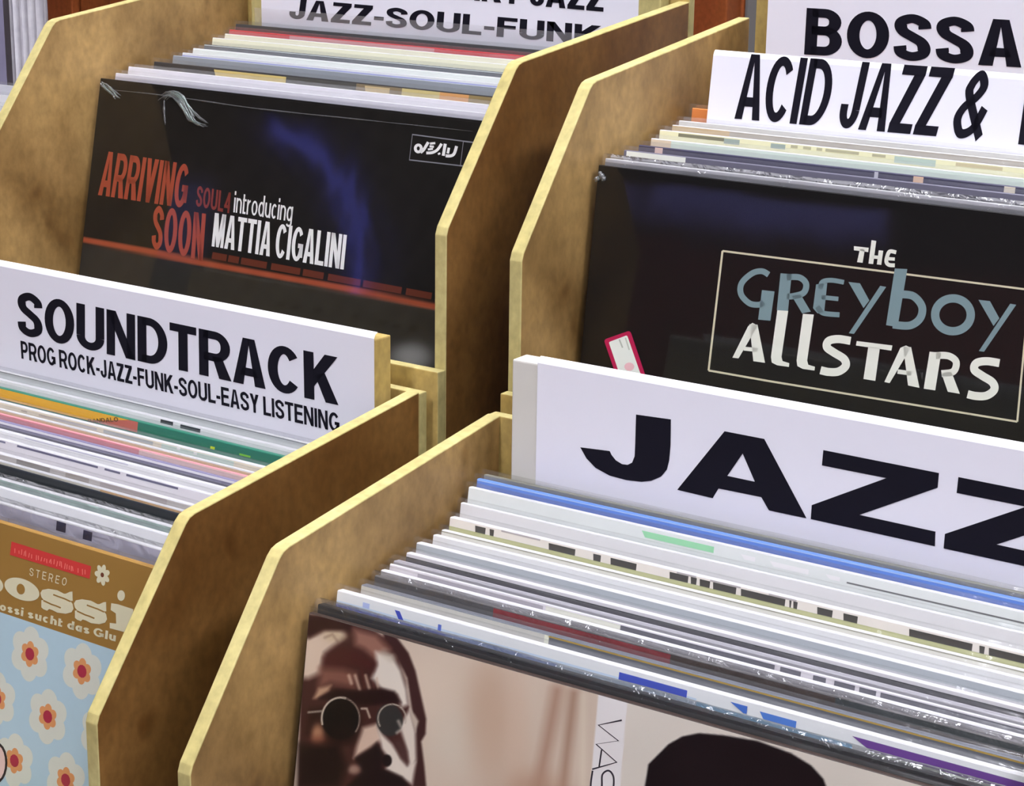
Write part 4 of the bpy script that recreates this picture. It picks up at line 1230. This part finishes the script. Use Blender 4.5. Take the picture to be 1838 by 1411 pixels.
# big jazz
Y_ = .2112
xl_, zt = on_sign(FR, Y_, 0, 966, 640.5)
xb, _ = on_sign(FR, Y_, 0, 919, 700)
xe = (BW - PT - .004) * FR.k
GCARD = mat('grey_card_board', alb((196, 194, 186)), .7, .2, .06, 30)
def l_jazz(t):
    a = lambda x, y: (920 + x / 3.996, 706 + y / 3.996)
    b = lambda x, y: (1380 + x / 3.998, 706 + y / 3.998)
    J = [a(*q) for q in ((890, 150), (1140, 185), (1138, 370), (1128, 480), (1112, 545), (1070, 595), (1000, 625), (930, 633), (820, 620), (700, 588), (600, 533), (535, 465), (490, 385), (702, 412), (715, 440), (745, 478), (790, 506), (830, 511), (862, 495), (880, 450), (884, 370))]
    t.poly(J, BLACK_INK)
    A = [a(1525, 270), a(1810, 325), b(275, 895), b(5, 838), a(1788, 742), a(1482, 680), a(1440, 750), a(1185, 690)]
    ctr = [a(1655, 430), a(1742, 632), a(1545, 590)]
    # the letter as an outline around its open counter
    t.poly([A[0], A[1], ctr[1], ctr[0]], BLACK_INK); t.poly([A[0], ctr[0], ctr[2], A[7]], BLACK_INK)
    t.poly([A[7], ctr[2], A[5], A[6]], BLACK_INK); t.poly([ctr[2], ctr[1], A[4], A[5]], BLACK_INK)
    t.poly([A[1], A[2], A[3], A[4], ctr[1]], BLACK_INK)
    Zp = ((395, 405), (1225, 570), (1215, 675), (655, 870), (1200, 990), (1195, 1095), (305, 900), (312, 800), (848, 606), (385, 515))
    t.poly([b(*q) for q in Zp], BLACK_INK)
    us = [t.face.uv(*b(*q)) for q in Zp]
    u2 = t.face.uv(*b(1258, 1110))
    dx, dz = u2[0] - us[6][0], u2[1] - us[6][1]
    t.local([(u + dx, v + dz) for u, v in us], BLACK_INK)
sign(FR, Y_, 'white sign reading JAZZ in very wide black letters', None, (xl_, xe - .002, -.06, zt), l_jazz, .012, 0, GCARD, None, zt, (xb, xe))

# jazz-soul-funk
Y_ = .2228
xa, _ = on_sign(BL, Y_, 0, 470, 20)
xb, _ = on_sign(BL, Y_, 0, 451, 20)
xc, _ = on_sign(BL, Y_, 0, 1147, 10)
xd, _ = on_sign(BL, Y_, 0, 1186, 8)
_, zs = on_sign(BL, Y_, 0, 600, 24)
def l_funk(t):
    t.text('JAZZ-SOUL-FUNK', ((524, -3), (1080, 46.5), (519, 33), (1079, 82)), BLACK_INK, .27, .18, .09)
    t.text('CONTEMPORARY JAZZ', ((528, -70), (1086, -22), (523, -28), (1084, 21)), BLACK_INK, .27, .18, .085)
sign(BL, Y_, 'white sign reading JAZZ-SOUL-FUNK, cut off by the top edge', None, (xa, xc, .02, .155), l_funk, .0095, 0, EDGE, None, .16, (xb, xd), sleeve=(.0, zs))

# acid jazz and bossa
Y_, ln = .1412, R(7.5)
xa, zt = on_sign(BR, Y_, ln, 1282, 89)
xe = BW - PT - .004
def l_acid(t):
    t.text('ACID JAZZ &', ((1334, 96), (1796, 128), (1319, 213), (1757, 251.5)), BLACK_INK, .262, .145, .09)
    t.text('F', ((1846, 134), (1888, 137), (1828, 259), (1868, 262.5)), BLACK_INK, .28, .15, .10)
sign(BR, Y_, 'white sign reading ACID JAZZ in narrow letters, leaning before the bossa sign', None, (xa, xe, -.02, zt), l_acid, .002, ln, GCARD, None, zt - .0004, (xa, xe))
Y_ = .205
xa, _ = on_sign(BR, Y_, 0, 1377, 50)
def l_bossa(t):
    t.text('BOSSA', ((1449, 14), (1837, 37), (1444, 97.5), (1834, 121)), BLACK_INK, .30, .19, .11)
sign(BR, Y_, 'white sign reading BOSSA in bold letters, at the back of its bin', None, (xa, xe, -.02, .168), l_bossa, .004, 0, GCARD, None, .168 - .0004, (xa - .0005, xe))
bpy.context.view_layer.update()
